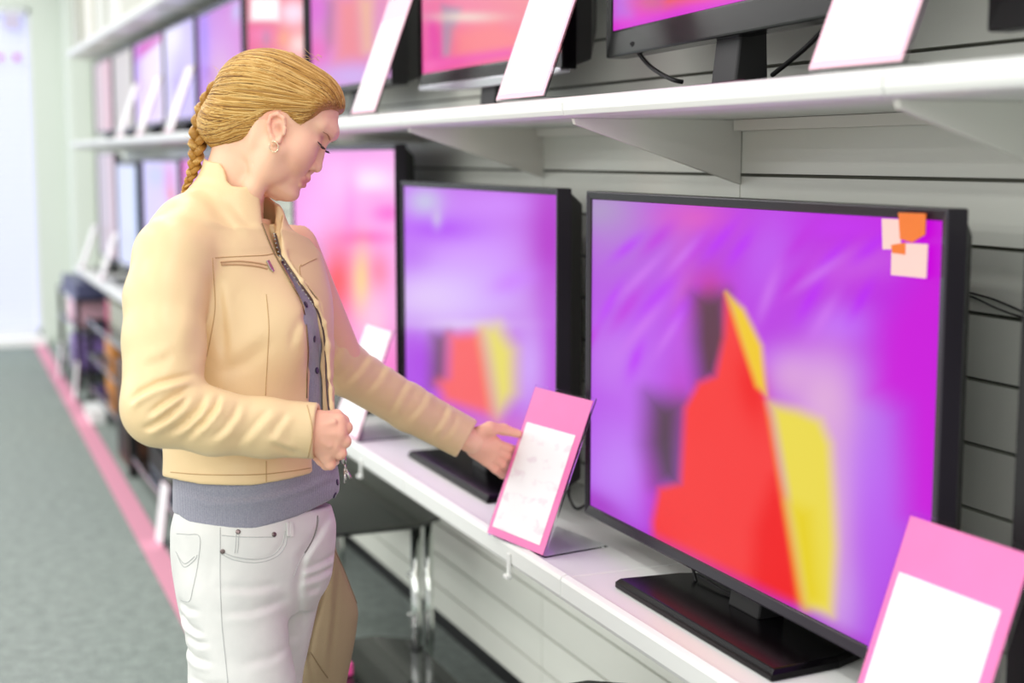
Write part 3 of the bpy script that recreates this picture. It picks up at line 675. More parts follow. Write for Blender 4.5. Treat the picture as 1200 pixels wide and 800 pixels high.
vs = sc.view_settings
sc.display_settings.display_device = 'sRGB'
vs.view_transform = 'Standard'; vs.look = 'None'; vs.exposure = 0; vs.gamma = 1; vs.use_curve_mapping = False
# ------------------------------------------------------------------ sculpting helper: smooth unions of solids, meshed with surface nets
def PX(px, py, d):                      # point seen at a photo pixel, d metres in front of the camera (camera axes)
    return np.array([(px - 600) * d / F_PX, (py - 400) * d / F_PX, d])

class Sculpt:
    BIG = .08
    def __init__(s, lo, hi, h):
        s.ax = [np.arange(lo[i], hi[i] + h, h, dtype=np.float32) for i in range(3)]
        s.h = h; s.F = np.full([len(a) for a in s.ax], s.BIG, np.float32)
    def sub(s, lo, hi):
        sl = []
        for i in range(3):
            a = max(0, int(np.searchsorted(s.ax[i], lo[i]))); b = min(len(s.ax[i]), int(np.searchsorted(s.ax[i], hi[i])) + 1)
            if b <= a: return None, None
            sl.append(slice(a, b))
        X, Y, Z = np.ix_(s.ax[0][sl[0]], s.ax[1][sl[1]], s.ax[2][sl[2]])
        return tuple(sl), (X, Y, Z)
    def op(s, fn, lo, hi, k=.01, mode='u', m=.012):
        g = max(k, .004) + m
        sl, C = s.sub(np.asarray(lo) - g, np.asarray(hi) + g)
        if sl is None: return
        D = fn(*C).astype(np.float32); A = s.F[sl]
        if mode == 'u':
            h = np.clip(k - np.abs(A - D), 0, None) / k; s.F[sl] = np.minimum(A, D) - h * h * k * .25
        elif mode == 's':
            D = -D; h = np.clip(k - np.abs(A - D), 0, None) / k; s.F[sl] = np.maximum(A, D) + h * h * k * .25
    def cone(s, a, b, ra, rb, k=.01, mode='u'):
        a = np.asarray(a, float); b = np.asarray(b, float); e = b - a; L = e @ e + 1e-12
        def fn(X, Y, Z):
            x, y, z = X - a[0], Y - a[1], Z - a[2]
            t = np.clip((x * e[0] + y * e[1] + z * e[2]) / L, 0, 1)
            return np.sqrt((x - t * e[0]) ** 2 + (y - t * e[1]) ** 2 + (z - t * e[2]) ** 2) - (ra + (rb - ra) * t)
        r = max(ra, rb); s.op(fn, np.minimum(a, b) - r, np.maximum(a, b) + r, k, mode)
    def chain(s, pts, rs, k=.01, mode='u'):
        for i in range(len(pts) - 1): s.cone(pts[i], pts[i + 1], rs[i], rs[i + 1], k, mode)
    def ell(s, c, rad, Rm=None, k=.01, mode='u'):
        """Rm: 3x3, rows are the ellipsoid's axes"""
        c = np.asarray(c, float); rad = np.asarray(rad, float); Rm = np.eye(3) if Rm is None else np.asarray(Rm)
        def fn(X, Y, Z):
            x, y, z = X - c[0], Y - c[1], Z - c[2]
            q = [(Rm[i, 0] * x + Rm[i, 1] * y + Rm[i, 2] * z) for i in range(3)]
            k0 = np.sqrt(sum((q[i] / rad[i]) ** 2 for i in range(3))); k1 = np.sqrt(sum((q[i] / rad[i] ** 2) ** 2 for i in range(3))) + 1e-9
            return k0 * (k0 - 1) / k1
        ext = np.sqrt(((Rm * rad[:, None]) ** 2).sum(0))
        s.op(fn, c - ext, c + ext, k, mode)
    def stack(s, st, lat, fro, k=.01, mode='u', p=2.3, inflate=0.0, top=True):
        """st: rows (y, cx, cz, a, b) in camera metres; a = half width along lat, b = half depth along fro (x,z plane unit vectors)"""
        st = np.array(st, float); st = st[np.argsort(st[:, 0])]
        y0, y1 = st[0, 0], st[-1, 0]
        def fn(X, Y, Z):
            yy = np.clip(Y[0, :, 0], y0, y1)
            cx, cz, a, b = [smooth_interp(yy, st[:, 0], st[:, j])[None, :, None] for j in (1, 2, 3, 4)]
            a = a + inflate; b = b + inflate
            u = ((X - cx) * lat[0] + (Z - cz) * lat[1]) / a; v = ((X - cx) * fro[0] + (Z - cz) * fro[1]) / b
            k0 = (np.abs(u) ** p + np.abs(v) ** p) ** (1 / p)
            d = (k0 - 1) * np.minimum(a, b) * .97
            cap = np.maximum(y0 - Y, Y - y1)
            return np.maximum(d, cap + 0 * d)
        r = max(st[:, 3].max(), st[:, 4].max()) + inflate
        lo = np.array([st[:, 1].min() - r, y0, st[:, 2].min() - r]); hi = np.array([st[:, 1].max() + r, y1, st[:, 2].max() + r])
        s.op(fn, lo, hi, k, mode)
    def fold(s, pxs, d, amp, w, zmax, zmin=-9):
        """crease (amp > 0) or ridge (amp < 0) along a line given in photo pixels at distance d, on the side nearer than zmax"""
        pts = np.array([PX(x, y, d) for x, y in pxs]); n = len(pts)
        lo = pts.min(0) - 3 * w; hi = pts.max(0) + 3 * w; lo[2] = max(zmin, s.ax[2][0]); hi[2] = zmax
        sl, C = s.sub(lo, hi)
        if sl is None: return
        X, Y, Z = C
        best = None
        for i in range(n - 1):
            a, b = pts[i], pts[i + 1]; e = b - a; L = e[0] ** 2 + e[1] ** 2 + 1e-12
            x, y = X - a[0], Y - a[1]; t = np.clip((x * e[0] + y * e[1]) / L, 0, 1)
            q = (x - t * e[0]) ** 2 + (y - t * e[1]) ** 2
            tt = (i + t) / (n - 1); g = np.exp(-q / w ** 2) * np.clip(4.5 * tt * (1 - tt) + .12, 0, 1)
            best = g if best is None else np.maximum(best, g)
        wz = np.clip((zmax - Z) / .02, 0, 1)
        s.F[sl] += (amp * best * wz).astype(np.float32)
    def poly(s, pxs, d, zlo, zhi, k=.006, mode='s'):
        """prism through a photo-pixel outline, between two distances"""
        pts = np.array([PX(x, y, d) for x, y in pxs])
        lo = pts.min(0); hi = pts.max(0); lo[2] = zlo; hi[2] = zhi
        def fn(X, Y, Z):
            x = X[:, :, 0] * 1.0 + 0 * Y[:, :, 0]; y = Y[:, :, 0] + 0 * X[:, :, 0]
            sd = poly_sd(x, y, pts[:, :2])[:, :, None]
            return np.maximum(sd, np.maximum(zlo - Z, Z - zhi))
        s.op(fn, lo, hi, k, mode)
    def mesh(s):
        F = s.F; xs, ys, zs = s.ax; S = F < 0
        nx, ny, nz = F.shape
        cnt = np.zeros((nx - 1, ny - 1, nz - 1), np.int8)
        for a in (0, 1):
            for b in (0, 1):
                for c in (0, 1): cnt += S[a:nx - 1 + a, b:ny - 1 + b, c:nz - 1 + c]
        act = np.flatnonzero(((cnt > 0) & (cnt < 8)).ravel())
        del cnt
        i, j, k = np.unravel_index(act, (nx - 1, ny - 1, nz - 1))
        acc = np.zeros((len(act), 3)); n = np.zeros(len(act))
        cor = [(a, b, c) for a in (0, 1) for b in (0, 1) for c in (0, 1)]
        val = {q: F[i + q[0], j + q[1], k + q[2]].astype(float) for q in cor}
        for q in cor:
            for ax in range(3):
                if q[ax] == 0:
                    q2 = list(q); q2[ax] = 1; q2 = tuple(q2)
                    v0, v1 = val[q], val[q2]; m = (v0 < 0) != (v1 < 0)
                    t = np.where(m, v0 / np.where(m, v0 - v1, 1), 0)
                    p = np.zeros((len(act), 3)); p[:, 0] = q[0]; p[:, 1] = q[1]; p[:, 2] = q[2]; p[:, ax] = t
                    acc += p * m[:, None]; n += m
        acc /= n[:, None]
        V = np.stack([xs[0] + (i + acc[:, 0]) * s.h, ys[0] + (j + acc[:, 1]) * s.h, zs[0] + (k + acc[:, 2]) * s.h], 1)
        def idx(a, b, c): return np.searchsorted(act, (a * (ny - 1) + b) * (nz - 1) + c)
        Q = []
        for ax in range(3):
            sh = [slice(None)] * 3; s0 = list(sh); s1 = list(sh); s0[ax] = slice(0, -1); s1[ax] = slice(1, None)
            A, B = S[tuple(s0)], S[tuple(s1)]
            e = np.argwhere(A != B)
            o1, o2 = [(1, 2), (2, 0), (0, 1)][ax]
            ok = (e[:, o1] > 0) & (e[:, o2] > 0) & (e[:, o1] < F.shape[o1] - 1) & (e[:, o2] < F.shape[o2] - 1); e = e[ok]
            fl_ = A[tuple(e.T)]
            def cell(d1, d2):
                c = e.copy(); c[:, o1] -= d1; c[:, o2] -= d2; return idx(c[:, 0], c[:, 1], c[:, 2])
            q = np.stack([cell(1, 1), cell(0, 1), cell(0, 0), cell(1, 0)], 1)
            q[~fl_] = q[~fl_][:, ::-1]
            Q.append(q)
        return V, np.concatenate(Q)

def smooth_interp(x, xp, fp):
    """monotone-ish cubic interpolation"""
    xp = np.asarray(xp, float); fp = np.asarray(fp, float)
    if len(xp) < 3: return np.interp(x, xp, fp)
    d = np.diff(fp) / np.diff(xp); m = np.zeros_like(fp); m[1:-1] = np.where(d[:-1] * d[1:] > 0, (d[:-1] + d[1:]) / 2, 0); m[0] = d[0]; m[-1] = d[-1]
    i = np.clip(np.searchsorted(xp, x) - 1, 0, len(xp) - 2); h = xp[i + 1] - xp[i]; t = (x - xp[i]) / h
    return ((2 * t ** 3 - 3 * t ** 2 + 1) * fp[i] + (t ** 3 - 2 * t ** 2 + t) * h * m[i] + (-2 * t ** 3 + 3 * t ** 2) * fp[i + 1] + (t ** 3 - t ** 2) * h * m[i + 1])
def poly_sd(x, y, pts):
    n = len(pts); inside = np.zeros(x.shape, bool); dist = np.full(x.shape, 1e9)
    for i in range(n):
        a, b = pts[i], pts[(i + 1) % n]
        c = (a[1] > y) != (b[1] > y)
        xi = (b[0] - a[0]) * (y - a[1]) / (b[1] - a[1] + 1e-15) + a[0]
        inside ^= c & (x < xi)
        e = b - a; t = np.clip(((x - a[0]) * e[0] + (y - a[1]) * e[1]) / (e @ e + 1e-15), 0, 1)
        dist = np.minimum(dist, np.hypot(x - a[0] - t * e[0], y - a[1] - t * e[1]))
    return np.where(inside, -dist, dist)

def relax(V, Q, it=2, lam=.5):
    n = len(V)
    for _ in range(it):
        acc = np.zeros_like(V); cnt = np.zeros(n)
        for a, b in ((0, 1), (1, 2), (2, 3), (3, 0)):
            np.add.at(acc, Q[:, a], V[Q[:, b]]); np.add.at(acc, Q[:, b], V[Q[:, a]])
            np.add.at(cnt, Q[:, a], 1); np.add.at(cnt, Q[:, b], 1)
        V = V + lam * (acc / np.maximum(cnt, 1)[:, None] - V)
    return V

PERSON = thing('person', (0, 0, 0), 0)
def raw_mesh(name, V, Q, m, parent, cam_space=True):
    W = c2w(V) if cam_space else np.asarray(V)
    W = W - np.array(PERSON.location)
    me = bpy.data.meshes.new(name)
    me.vertices.add(len(W)); me.vertices.foreach_set('co', W.astype(np.float32).ravel())
    me.loops.add(len(Q) * 4); me.loops.foreach_set('vertex_index', Q.astype(np.int32).ravel())
    me.polygons.add(len(Q)); me.polygons.foreach_set('loop_start', np.arange(0, 4 * len(Q), 4, dtype=np.int32)); me.polygons.foreach_set('loop_total', np.full(len(Q), 4, np.int32))
    me.update(); me.validate()
    me.polygons.foreach_set('use_smooth', [True] * len(me.polygons))
    o = bpy.data.objects.new(name, me); col.objects.link(o)
    if m: me.materials.append(m)
    o.parent = parent
    return o
from mathutils.bvhtree import BVHTree
def bvh_of(V, Q): return BVHTree.FromPolygons([tuple(v) for v in V], [tuple(int(i) for i in q) for q in Q])
def hit(b, px, py, dmin=.5):
    """camera-space point and normal on a sculpted surface under a photo pixel"""
    d = Vector(((px - 600) / F_PX, (py - 400) / F_PX, 1.0)); dn = d.normalized()
    r = b.ray_cast(dn * dmin, dn)
    if r[0] is None: return None, None
    n = np.array(r[1]); n = n if n @ np.array(dn) < 0 else -n
    return np.array(r[0]), n
def spl(pts, n=8):
    P = [np.array(p, float) for p in pts]; out = []
    for i in range(len(P) - 1):
        p0 = P[max(i - 1, 0)]; p1 = P[i]; p2 = P[i + 1]; p3 = P[min(i + 2, len(P) - 1)]
        for t in np.linspace(0, 1, n, endpoint=False):
            out.append(.5 * ((2 * p1) + (-p0 + p2) * t + (2 * p0 - 5 * p1 + 4 * p2 - p3) * t * t + (-p0 + 3 * p1 - 3 * p2 + p3) * t ** 3))
    out.append(P[-1]); return out
def on_surface_line(b, pxs, r, lift=.0003, n=10):
    """tube lying on a surface along a photo-pixel line"""
    out = []
    for q in spl([(x, y, 0) for x, y in pxs], n):
        p, nn = hit(b, q[0], q[1])
        if p is not None and (not out or np.linalg.norm(p - out[-1]) < .05): out.append(p + nn * lift)
    return out
def cam_tubes(name, lines, r, m, parent, n=6):
    return [cam_tube(name, [l], r, m, parent, n) for l in lines if len(l) > 1]
def cam_tube(name, lines, r, m, parent, n=6):
    mb = MB()
    for l in lines:
        if len(l) > 1: mb.tube([c2w(p) - np.array(PERSON.location) for p in l], r if not hasattr(r, '__len__') else list(np.interp(np.linspace(0, 1, len(l)), np.linspace(0, 1, len(r)), r)), n)
    return mb.build(name, m, parent, smooth=True)
# ================================================================== THE SHOPPER
_pb = c2w(PX(290, 600, 2.36)); PERSON.location = (float(_pb[0]), float(_pb[1]), 0)
bpy.context.view_layer.update()
tag(PERSON, 'woman with a blond braid, beige leather jacket and white jeans, reaching to a notice', 'person')
MT['skin'] = None
def skin_mat():
    m = bpy.data.materials.new('skin'); m.use_nodes = True
    nt = m.node_tree; b = nt.nodes['Principled BSDF']
    a = nt.nodes.new('ShaderNodeAttribute'); a.attribute_name = 'tone'
    nt.links.new(a.outputs['Color'], b.inputs['Base Color'])
    b.inputs['Roughness'].default_value = .48; b.inputs['Specular IOR Level'].default_value = .35
    b.inputs['Subsurface Weight'].default_value = .12; b.inputs['Subsurface Radius'].default_value = (.010, .004, .002); b.inputs['Subsurface Scale'].default_value = .6
    return m
MT['skin'] = skin_mat()
def leather_mat():
    m = mat('beige_leather', (238, 210, 161), .38, spec=.42)
    nt = m.node_tree; b = nt.nodes['Principled BSDF']; tc = nt.nodes.new('ShaderNodeTexCoord')
    n1 = nt.nodes.new('ShaderNodeTexVoronoi'); n1.inputs['Scale'].default_value = 520
    n2 = nt.nodes.new('ShaderNodeTexNoise'); n2.inputs['Scale'].default_value = 26; n2.inputs['Detail'].default_value = 3
    for n in (n1, n2): nt.links.new(tc.outputs['Object'], n.inputs['Vector'])
    b1 = nt.nodes.new('ShaderNodeBump'); b1.inputs['Strength'].default_value = .10; b1.inputs['Distance'].default_value = .0008
    b2 = nt.nodes.new('ShaderNodeBump'); b2.inputs['Strength'].default_value = .22; b2.inputs['Distance'].default_value = .006
    nt.links.new(n1.outputs['Distance'], b1.inputs['Height']); nt.links.new(n2.outputs['Fac'], b2.inputs['Height'])
    nt.links.new(b2.outputs['Normal'], b1.inputs['Normal']); nt.links.new(b1.outputs['Normal'], b.inputs['Normal'])
    return m
def knit_mat():
    m = mat('grey_melange_knit', (122, 122, 142), .85, spec=.2, sheen=.3)
    nt = m.node_tree; b = nt.nodes['Principled BSDF']; tc = nt.nodes.new('ShaderNodeTexCoord')
    w = nt.nodes.new('ShaderNodeTexWave'); w.bands_direction = 'X'; w.inputs['Scale'].default_value = 110; w.inputs['Distortion'].default_value = 1.2
    n = nt.nodes.new('ShaderNodeTexNoise'); n.inputs['Scale'].default_value = 420; n.inputs['Detail'].default_value = 2
    for q in (w, n): nt.links.new(tc.outputs['Object'], q.inputs['Vector'])
    mx = nt.nodes.new('ShaderNodeMix'); mx.data_type = 'RGBA'; mx.inputs[6].default_value = L4((126, 127, 142)); mx.inputs[7].default_value = L4((168, 168, 180))
    nt.links.new(n.outputs['Fac'], mx.inputs[0]); nt.links.new(mx.outputs[2], b.inputs['Base Color'])
    bp = nt.nodes.new('ShaderNodeBump'); bp.inputs['Strength'].default_value = .35; bp.inputs['Distance'].default_value = .0012
    nt.links.new(w.outputs['Fac'], bp.inputs['Height']); nt.links.new(bp.outputs['Normal'], b.inputs['Normal'])
    return m
def denim_mat():
    m = mat('white_denim', (233, 233, 228), .75, spec=.25)
    nt = m.node_tree; b = nt.nodes['Principled BSDF']; tc = nt.nodes.new('ShaderNodeTexCoord')
    w = nt.nodes.new('ShaderNodeTexWave'); w.bands_direction = 'DIAGONAL'; w.inputs['Scale'].default_value = 260
    n = nt.nodes.new('ShaderNodeTexNoise'); n.inputs['Scale'].default_value = 30; n.inputs['Detail'].default_value = 6
    for q in (w, n): nt.links.new(tc.outputs['Object'], q.inputs['Vector'])
    mx = nt.nodes.new('ShaderNodeMix'); mx.data_type = 'RGBA'; mx.inputs[6].default_value = L4((214, 215, 211)); mx.inputs[7].default_value = L4((233, 233, 228))
    nt.links.new(n.outputs['Fac'], mx.inputs[0]); nt.links.new(mx.outputs[2], b.inputs['Base Color'])
    b1 = nt.nodes.new('ShaderNodeBump'); b1.inputs['Strength'].default_value = .15; b1.inputs['Distance'].default_value = .0006
    b2 = nt.nodes.new('ShaderNodeBump'); b2.inputs['Strength'].default_value = .2; b2.inputs['Distance'].default_value = .004
    nt.links.new(w.outputs['Fac'], b1.inputs['Height']); nt.links.new(n.outputs['Fac'], b2.inputs['Height']); nt.links.new(b2.outputs['Normal'], b1.inputs['Normal']); nt.links.new(b1.outputs['Normal'], b.inputs['Normal'])
    return m
def hair_mat(name, c0, c1, rough=.42):
    m = mat(name, c0, rough, spec=.4)
    nt = m.node_tree; b = nt.nodes['Principled BSDF']; tc = nt.nodes.new('ShaderNodeTexCoord')
    n = nt.nodes.new('ShaderNodeTexNoise'); n.inputs['Scale'].default_value = 45; n.inputs['Detail'].default_value = 5
    nt.links.new(tc.outputs['Object'], n.inputs['Vector'])
    mx = nt.nodes.new('ShaderNodeMix'); mx.data_type = 'RGBA'; mx.inputs[6].default_value = L4(c0); mx.inputs[7].default_value = L4(c1)
    nt.links.new(n.outputs['Fac'], mx.inputs[0]); nt.links.new(mx.outputs[2], b.inputs['Base Color'])
    return m
MT['leather'] = leather_mat(); MT['knit'] = knit_mat(); MT['denim'] = denim_mat()
MT['seam'] = mat('jacket_stitching', (192, 156, 108), .6)
MT['jeanseam'] = mat('jeans_stitching', (192, 194, 192), .7)
MT['hair_mid'] = hair_mat('blond_hair', (150, 104, 44), (192, 146, 72))
MT['hair_light'] = hair_mat('light_blond_strand', (206, 164, 86), (232, 198, 128))
MT['hair_gold'] = hair_mat('golden_strand', (172, 124, 54), (206, 160, 80))
MT['hair_dark'] = hair_mat('dark_blond_strand', (110, 74, 32), (146, 102, 46))

# ---- head ----------------------------------------------------------------
DH = 2.34; UH = DH / F_PX
HC = PX(320, 150, DH); FW = np.array([.896, .444, 0]); UPV = np.array([.444, -.896, 0]); SD = np.array([0, 0, -1.])
def H(f, u, s=0): return HC + UH * (f * FW + u * UPV + s * SD)
RH = np.array([FW, UPV, SD])
def hc(p):                                # camera -> head units
    q = (np.asarray(p) - HC) / UH
    return q @ FW, q @ UPV, q @ SD
Lo = np.array([PX(222, 0, DH)[0], PX(0, 50, DH)[1], DH - .125]); Hi = np.array([PX(412, 0, DH)[0], PX(0, 305, DH)[1], DH + .125])
S = Sculpt(Lo, Hi, .00155)
S.ell(H(-9, 27), np.array([69, 53, 54]) * UH, RH, .01)
# face: profile (front edge), start of the section and half width for heights u
FACE = np.array([
    # u, front, back, halfwidth
    (-73, 40, 32, 8), (-70, 46.5, 24, 16), (-66, 53.5, 16, 22), (-60, 59.0, 8, 29), (-52, 58.5, 2, 35), (-45, 59.5, -4, 40), (-35, 60.0, -8, 45), (-26, 59.5, -10, 48.5),
    (-15, 58.5, -12, 51), (-3, 58, -14, 52.5), (9, 58, -16, 53), (20, 62, -18, 52.5), (27, 64.0, -18, 52), (36, 63, -18, 51), (48, 59.5, -18, 49), (60, 54, -18, 46), (70, 44, -16, 40)], float)
def face_fn(X, Y, Z):
    x = (X - HC[0]) / UH; y = (Y - HC[1]) / UH; z = -(Z - HC[2]) / UH
    f = x * FW[0] + y * FW[1]; u = x * UPV[0] + y * UPV[1]
    uu = np.clip(u, -73, 70)
    fr, bk, hw = [smooth_interp(uu, FACE[:, 0], FACE[:, j]) for j in (1, 2, 3)]
    c = bk + (fr - bk) * .12
    a = np.where(f > c, fr - c, (c - bk) + 12)
    k0 = (np.abs((f - c) / a) ** 2.15 + np.abs(z / hw) ** 2.35) ** (1 / 2.2)
    d = (k0 - 1) * np.minimum(np.minimum(a, hw), 30)
    return np.maximum(d, np.maximum(-73 - u, u - 70)) * UH
lo = np.array([PX(285, 0, DH)[0], PX(0, 90, DH)[1], DH - .08]); hi = np.array([PX(400, 0, DH)[0], PX(0, 240, DH)[1], DH + .08])
S.op(face_fn, lo, hi, .016)
u = UH
S.chain([H(54, 26, -26), H(60.5, 25, -10), H(60.5, 25, 10), H(54, 26, 26)], np.array([5, 6, 6, 5]) * u, .016)
for sg in (1, -1):
    S.ell(H(66.5, 10, 20 * sg), np.array([8, 7, 12]) * u, RH, .010, 's')
    S.ell(H(52.0, 8.6, 20 * sg), np.array([9.0, 7.6, 10]) * u, RH, .006)           # lidded eye
    S.chain([H(60, 5.0, 12 * sg), H(61.0, 5.4, 20 * sg), H(57, 7, 28 * sg)], np.array([1.2, 1.5, 1.2]) * u, .002)
    S.ell(H(43, -12, 26 * sg), np.array([18, 21, 19]) * u, RH, .02)                    # cheek
    S.ell(H(22, -44, 32 * sg), np.array([20, 18, 12]) * u, RH, .014)                    # jaw corner
S.chain([H(57.5, 13), H(57.5, 4), H(60.0, -6), H(64.6, -15.5)], np.array([6.5, 6.2, 6.4, 6.2]) * u, .010)
S.ell(H(66.2, -18.5), np.array([6.2, 6.2, 7]) * u, RH, .003)
for sg in (1, -1):
    S.ell(H(61.0, -20.0, 8.4 * sg), np.array([6.6, 5.2, 4.4]) * u, RH, .004)
    S.ell(H(63.0, -26.0, 5.4 * sg), np.array([3.8, 2.8, 2.6]) * u, RH, .0015, 's')
    S.chain([H(61.8, -36.4, 1), H(59.6, -38, 8 * sg), H(55, -40.5, 15 * sg)], np.array([3.6, 3.0, 1.6]) * u, .003)
    S.chain([H(60.8, -44.4, 1), H(58.6, -44, 8 * sg), H(54.5, -41.8, 14 * sg)], np.array([4.0, 3.4, 1.6]) * u, .003)
S.chain([H(59.5, -28), H(62.5, -34)], np.array([3, 3]) * u, .005)
for sg in (1, -1): S.chain([H(67, -40.3, 0), H(64, -40.4, 9 * sg), H(57.5, -41.2, 18 * sg)], np.array([.8, .9, .9]) * u, .0012, 's')
S.ell(H(64, -52.5), np.array([5.5, 4, 12]) * u, RH, .006, 's')
S.ell(H(51.5, -58.5), np.array([9, 9.5, 13]) * u, RH, .01)
S.chain([H(40, -58), H(22, -52), H(6, -46)], np.array([11, 15, 18]) * u, .02)
# neck, running down into the jacket
S.chain([PX(288, 165, DH + .005), PX(277, 205, DH + .005), PX(271, 250, DH + .01), PX(270, 300, DH + .015)], np.array([38, 33, 35, 42]) * u, .014)
S.chain([PX(322, 176, DH - .062), PX(297, 222, DH - .040), PX(296, 262, DH - .02)], np.array([9, 8.5, 8]) * u, .02)
# ears
for sg in (1, -1):
    ez = DH - sg * .0745
    def E(px, py, o=0):                   # measured on the near ear
        p = PX(px, py, DH - .0745); p[2] = ez - sg * o * UH; return p
    S.ell(E(324.5, 148), np.array([9.0, 15, 4.0]) * u, None, .004)
    S.chain([E(333.5, 146, 1), E(332.5, 138.5, 3), E(326, 134, 4), E(318.5, 137, 5), E(315.5, 145, 5), E(316.5, 154, 4.5), E(319, 162, 3), E(322, 167.5, 2), E(326.5, 165.5, 1.5), E(329.5, 160, 1)], np.array([2.4, 2.4, 2.4, 2.5, 2.5, 2.4, 3, 3.7, 3.2, 2]) * u, .0025)
    S.ell(E(326.5, 151, 5), np.array([5.0, 7.0, 3.6]) * u, None, .002, 's')
    S.ell(E(324.5, 141, 4.5), np.array([5.5, 3.0, 2.4]) * u, None, .002, 's')
    S.chain([E(334, 151, 2.6), E(333, 157, 2.2)], np.array([2.6, 2.4]) * u, .002)
HV, HQ = S.mesh(); HV = relax(HV, HQ, 2, .4)
HB = bvh_of(HV, HQ)

# ---- body under the clothes ------------------------------------------------
PHI = R(35); FC = np.array([math.cos(PHI), -math.sin(PHI)]); LT = np.array([math.sin(PHI), math.cos(PHI)])     # x,z: facing and (far) lateral directions
D0 = 2.36
def row(py, px, a, b, d=D0): p = PX(px, py, d); return (p[1], p[0], p[2], a, b)
SH_R = PX(208, 300, 2.215); EL_R = PX(190, 492, 2.135); WR_R = PX(372, 506, 2.185)
SH_L = PX(342, 292, 2.50); EL_L = PX(410, 436, 2.67); WR_L = PX(553, 517, 2.845)
foot = {}
def floor_pt(p, z): w_ = c2w(p); w_[2] = z; return w2c(w_)
HIP_R = PX(262, 655, D0 - .075); HIP_L = PX(330, 655, D0 + .075)
TH_R = PX(284, 800, D0 - .07); TH_L = PX(304, 800, D0 + .09)
wr = c2w(TH_R); wl = c2w(TH_L)
KN_R = w2c([wr[0] + .005, wr[1] + .005, .49]); AN_R = w2c([wr[0] - .02, wr[1] + .01, .09])
KN_L = w2c([wl[0] - .03, wl[1] + .02, .50]); AN_L = w2c([wl[0] - .07, wl[1] + .04, .09])

TORSO = [row(268, 279, .075, .070), row(282, 279, .150, .085), row(300, 280, .172, .098), row(340, 284, .166, .112), row(400, 287, .150, .124), row(440, 290, .143, .122), row(500, 294, .136, .118), row(560, 297, .140, .120),
         row(610, 297, .150, .128), row(650, 297, .158, .130)]
Lo = np.array([-.68, -.20, 1.95]); Hi = np.array([.0, 1.45, 2.85])
B = Sculpt(Lo, Hi, .006)
B.stack([(r[0], r[1], r[2], r[3] - .030, r[4] - .034) for r in TORSO], LT, FC, .02)
B.chain([SH_R, EL_R, WR_R], [.046, .034, .024], .02); B.chain([SH_L, EL_L, WR_L], [.046, .034, .024], .02)
B.chain([PX(279, 262, DH + .012), PX(279, 300, D0)], [.05, .07], .03)
B.chain([HIP_R, TH_R, KN_R, AN_R], [.055, .060, .046, .034], .01); B.chain([HIP_L, TH_L, KN_L, AN_L], [.055, .058, .046, .034], .01)
BV, BQ = B.mesh()

# ---- hands -----------------------------------------------------------------
def hand_sculpt(lo, hi): return Sculpt(lo, hi, .00145)
# right hand: loosely closed, back of the hand towards the camera
hd = 2.178
def r_(px, py, dz=0): return PX(px, py, hd + dz)
Hn = hand_sculpt(PX(335, 455, hd - .055) , PX(425, 572, hd + .075))
Hn.chain([r_(345, 502, .004), r_(374, 506, .006)], [.026, .0245], .01)
Hn.ell(r_(372, 506, .006), (.022, .030, .020), None, .012)
Hn.chain([r_(374, 497, .004), r_(396, 494, .006)], [.019, .0135], .012)      # metacarpals
Hn.chain([r_(374, 504, .000), r_(396, 508, .000)], [.020, .0135], .012)
Hn.chain([r_(374, 511, .002), r_(391, 522, .002)], [.020, .0130], .012)
Hn.chain([r_(373, 517, .006), r_(383, 534, .008)], [.018, .0120], .012)
Hn.ell(r_(384, 510, .018), (.022, .030, .014), None, .012)                     # palm
R_F = [([(395, 494, .004), (406, 501, .012), (402, 508, .034), (391, 508, .044), (384, 506, .040)], [.0106, .0092, .0082, .0078, .0066]),
       ([(394, 508, -.002), (404, 517, .006), (400, 521, .030), (389, 519, .042), (381, 516, .038)], [.0108, .0096, .0084, .0078, .0066]),
       ([(389, 522, .000), (399, 531, .006), (394, 534, .028), (384, 531, .038), (377, 527, .034)], [.0104, .0092, .0080, .0074, .0064]),
       ([(381, 533, .006), (387, 544, .010), (382, 545, .026), (376, 540, .034), (370, 535, .032)], [.0094, .0082, .0072, .0068, .0060])]
for pts, rs in R_F: Hn.chain([r_(*p) for p in pts], rs, .0035)
Hn.chain([r_(378, 492, .020), r_(394, 488, .036), r_(402, 493, .044), r_(406, 500, .046)], [.0140, .0105, .0088, .0070], .005)   # thumb behind
for pts, rs in R_F[:3]:
    a, b = r_(376, pts[0][1] - (pts[0][1] - 506) * .4, -.016), r_(pts[0][0] - 3, pts[0][1], -.012)
    Hn.chain([a, b], [.0022, .0028], .006)                                      # tendons
RV, RQ = Hn.mesh(); RV = relax(RV, RQ, 2, .4)
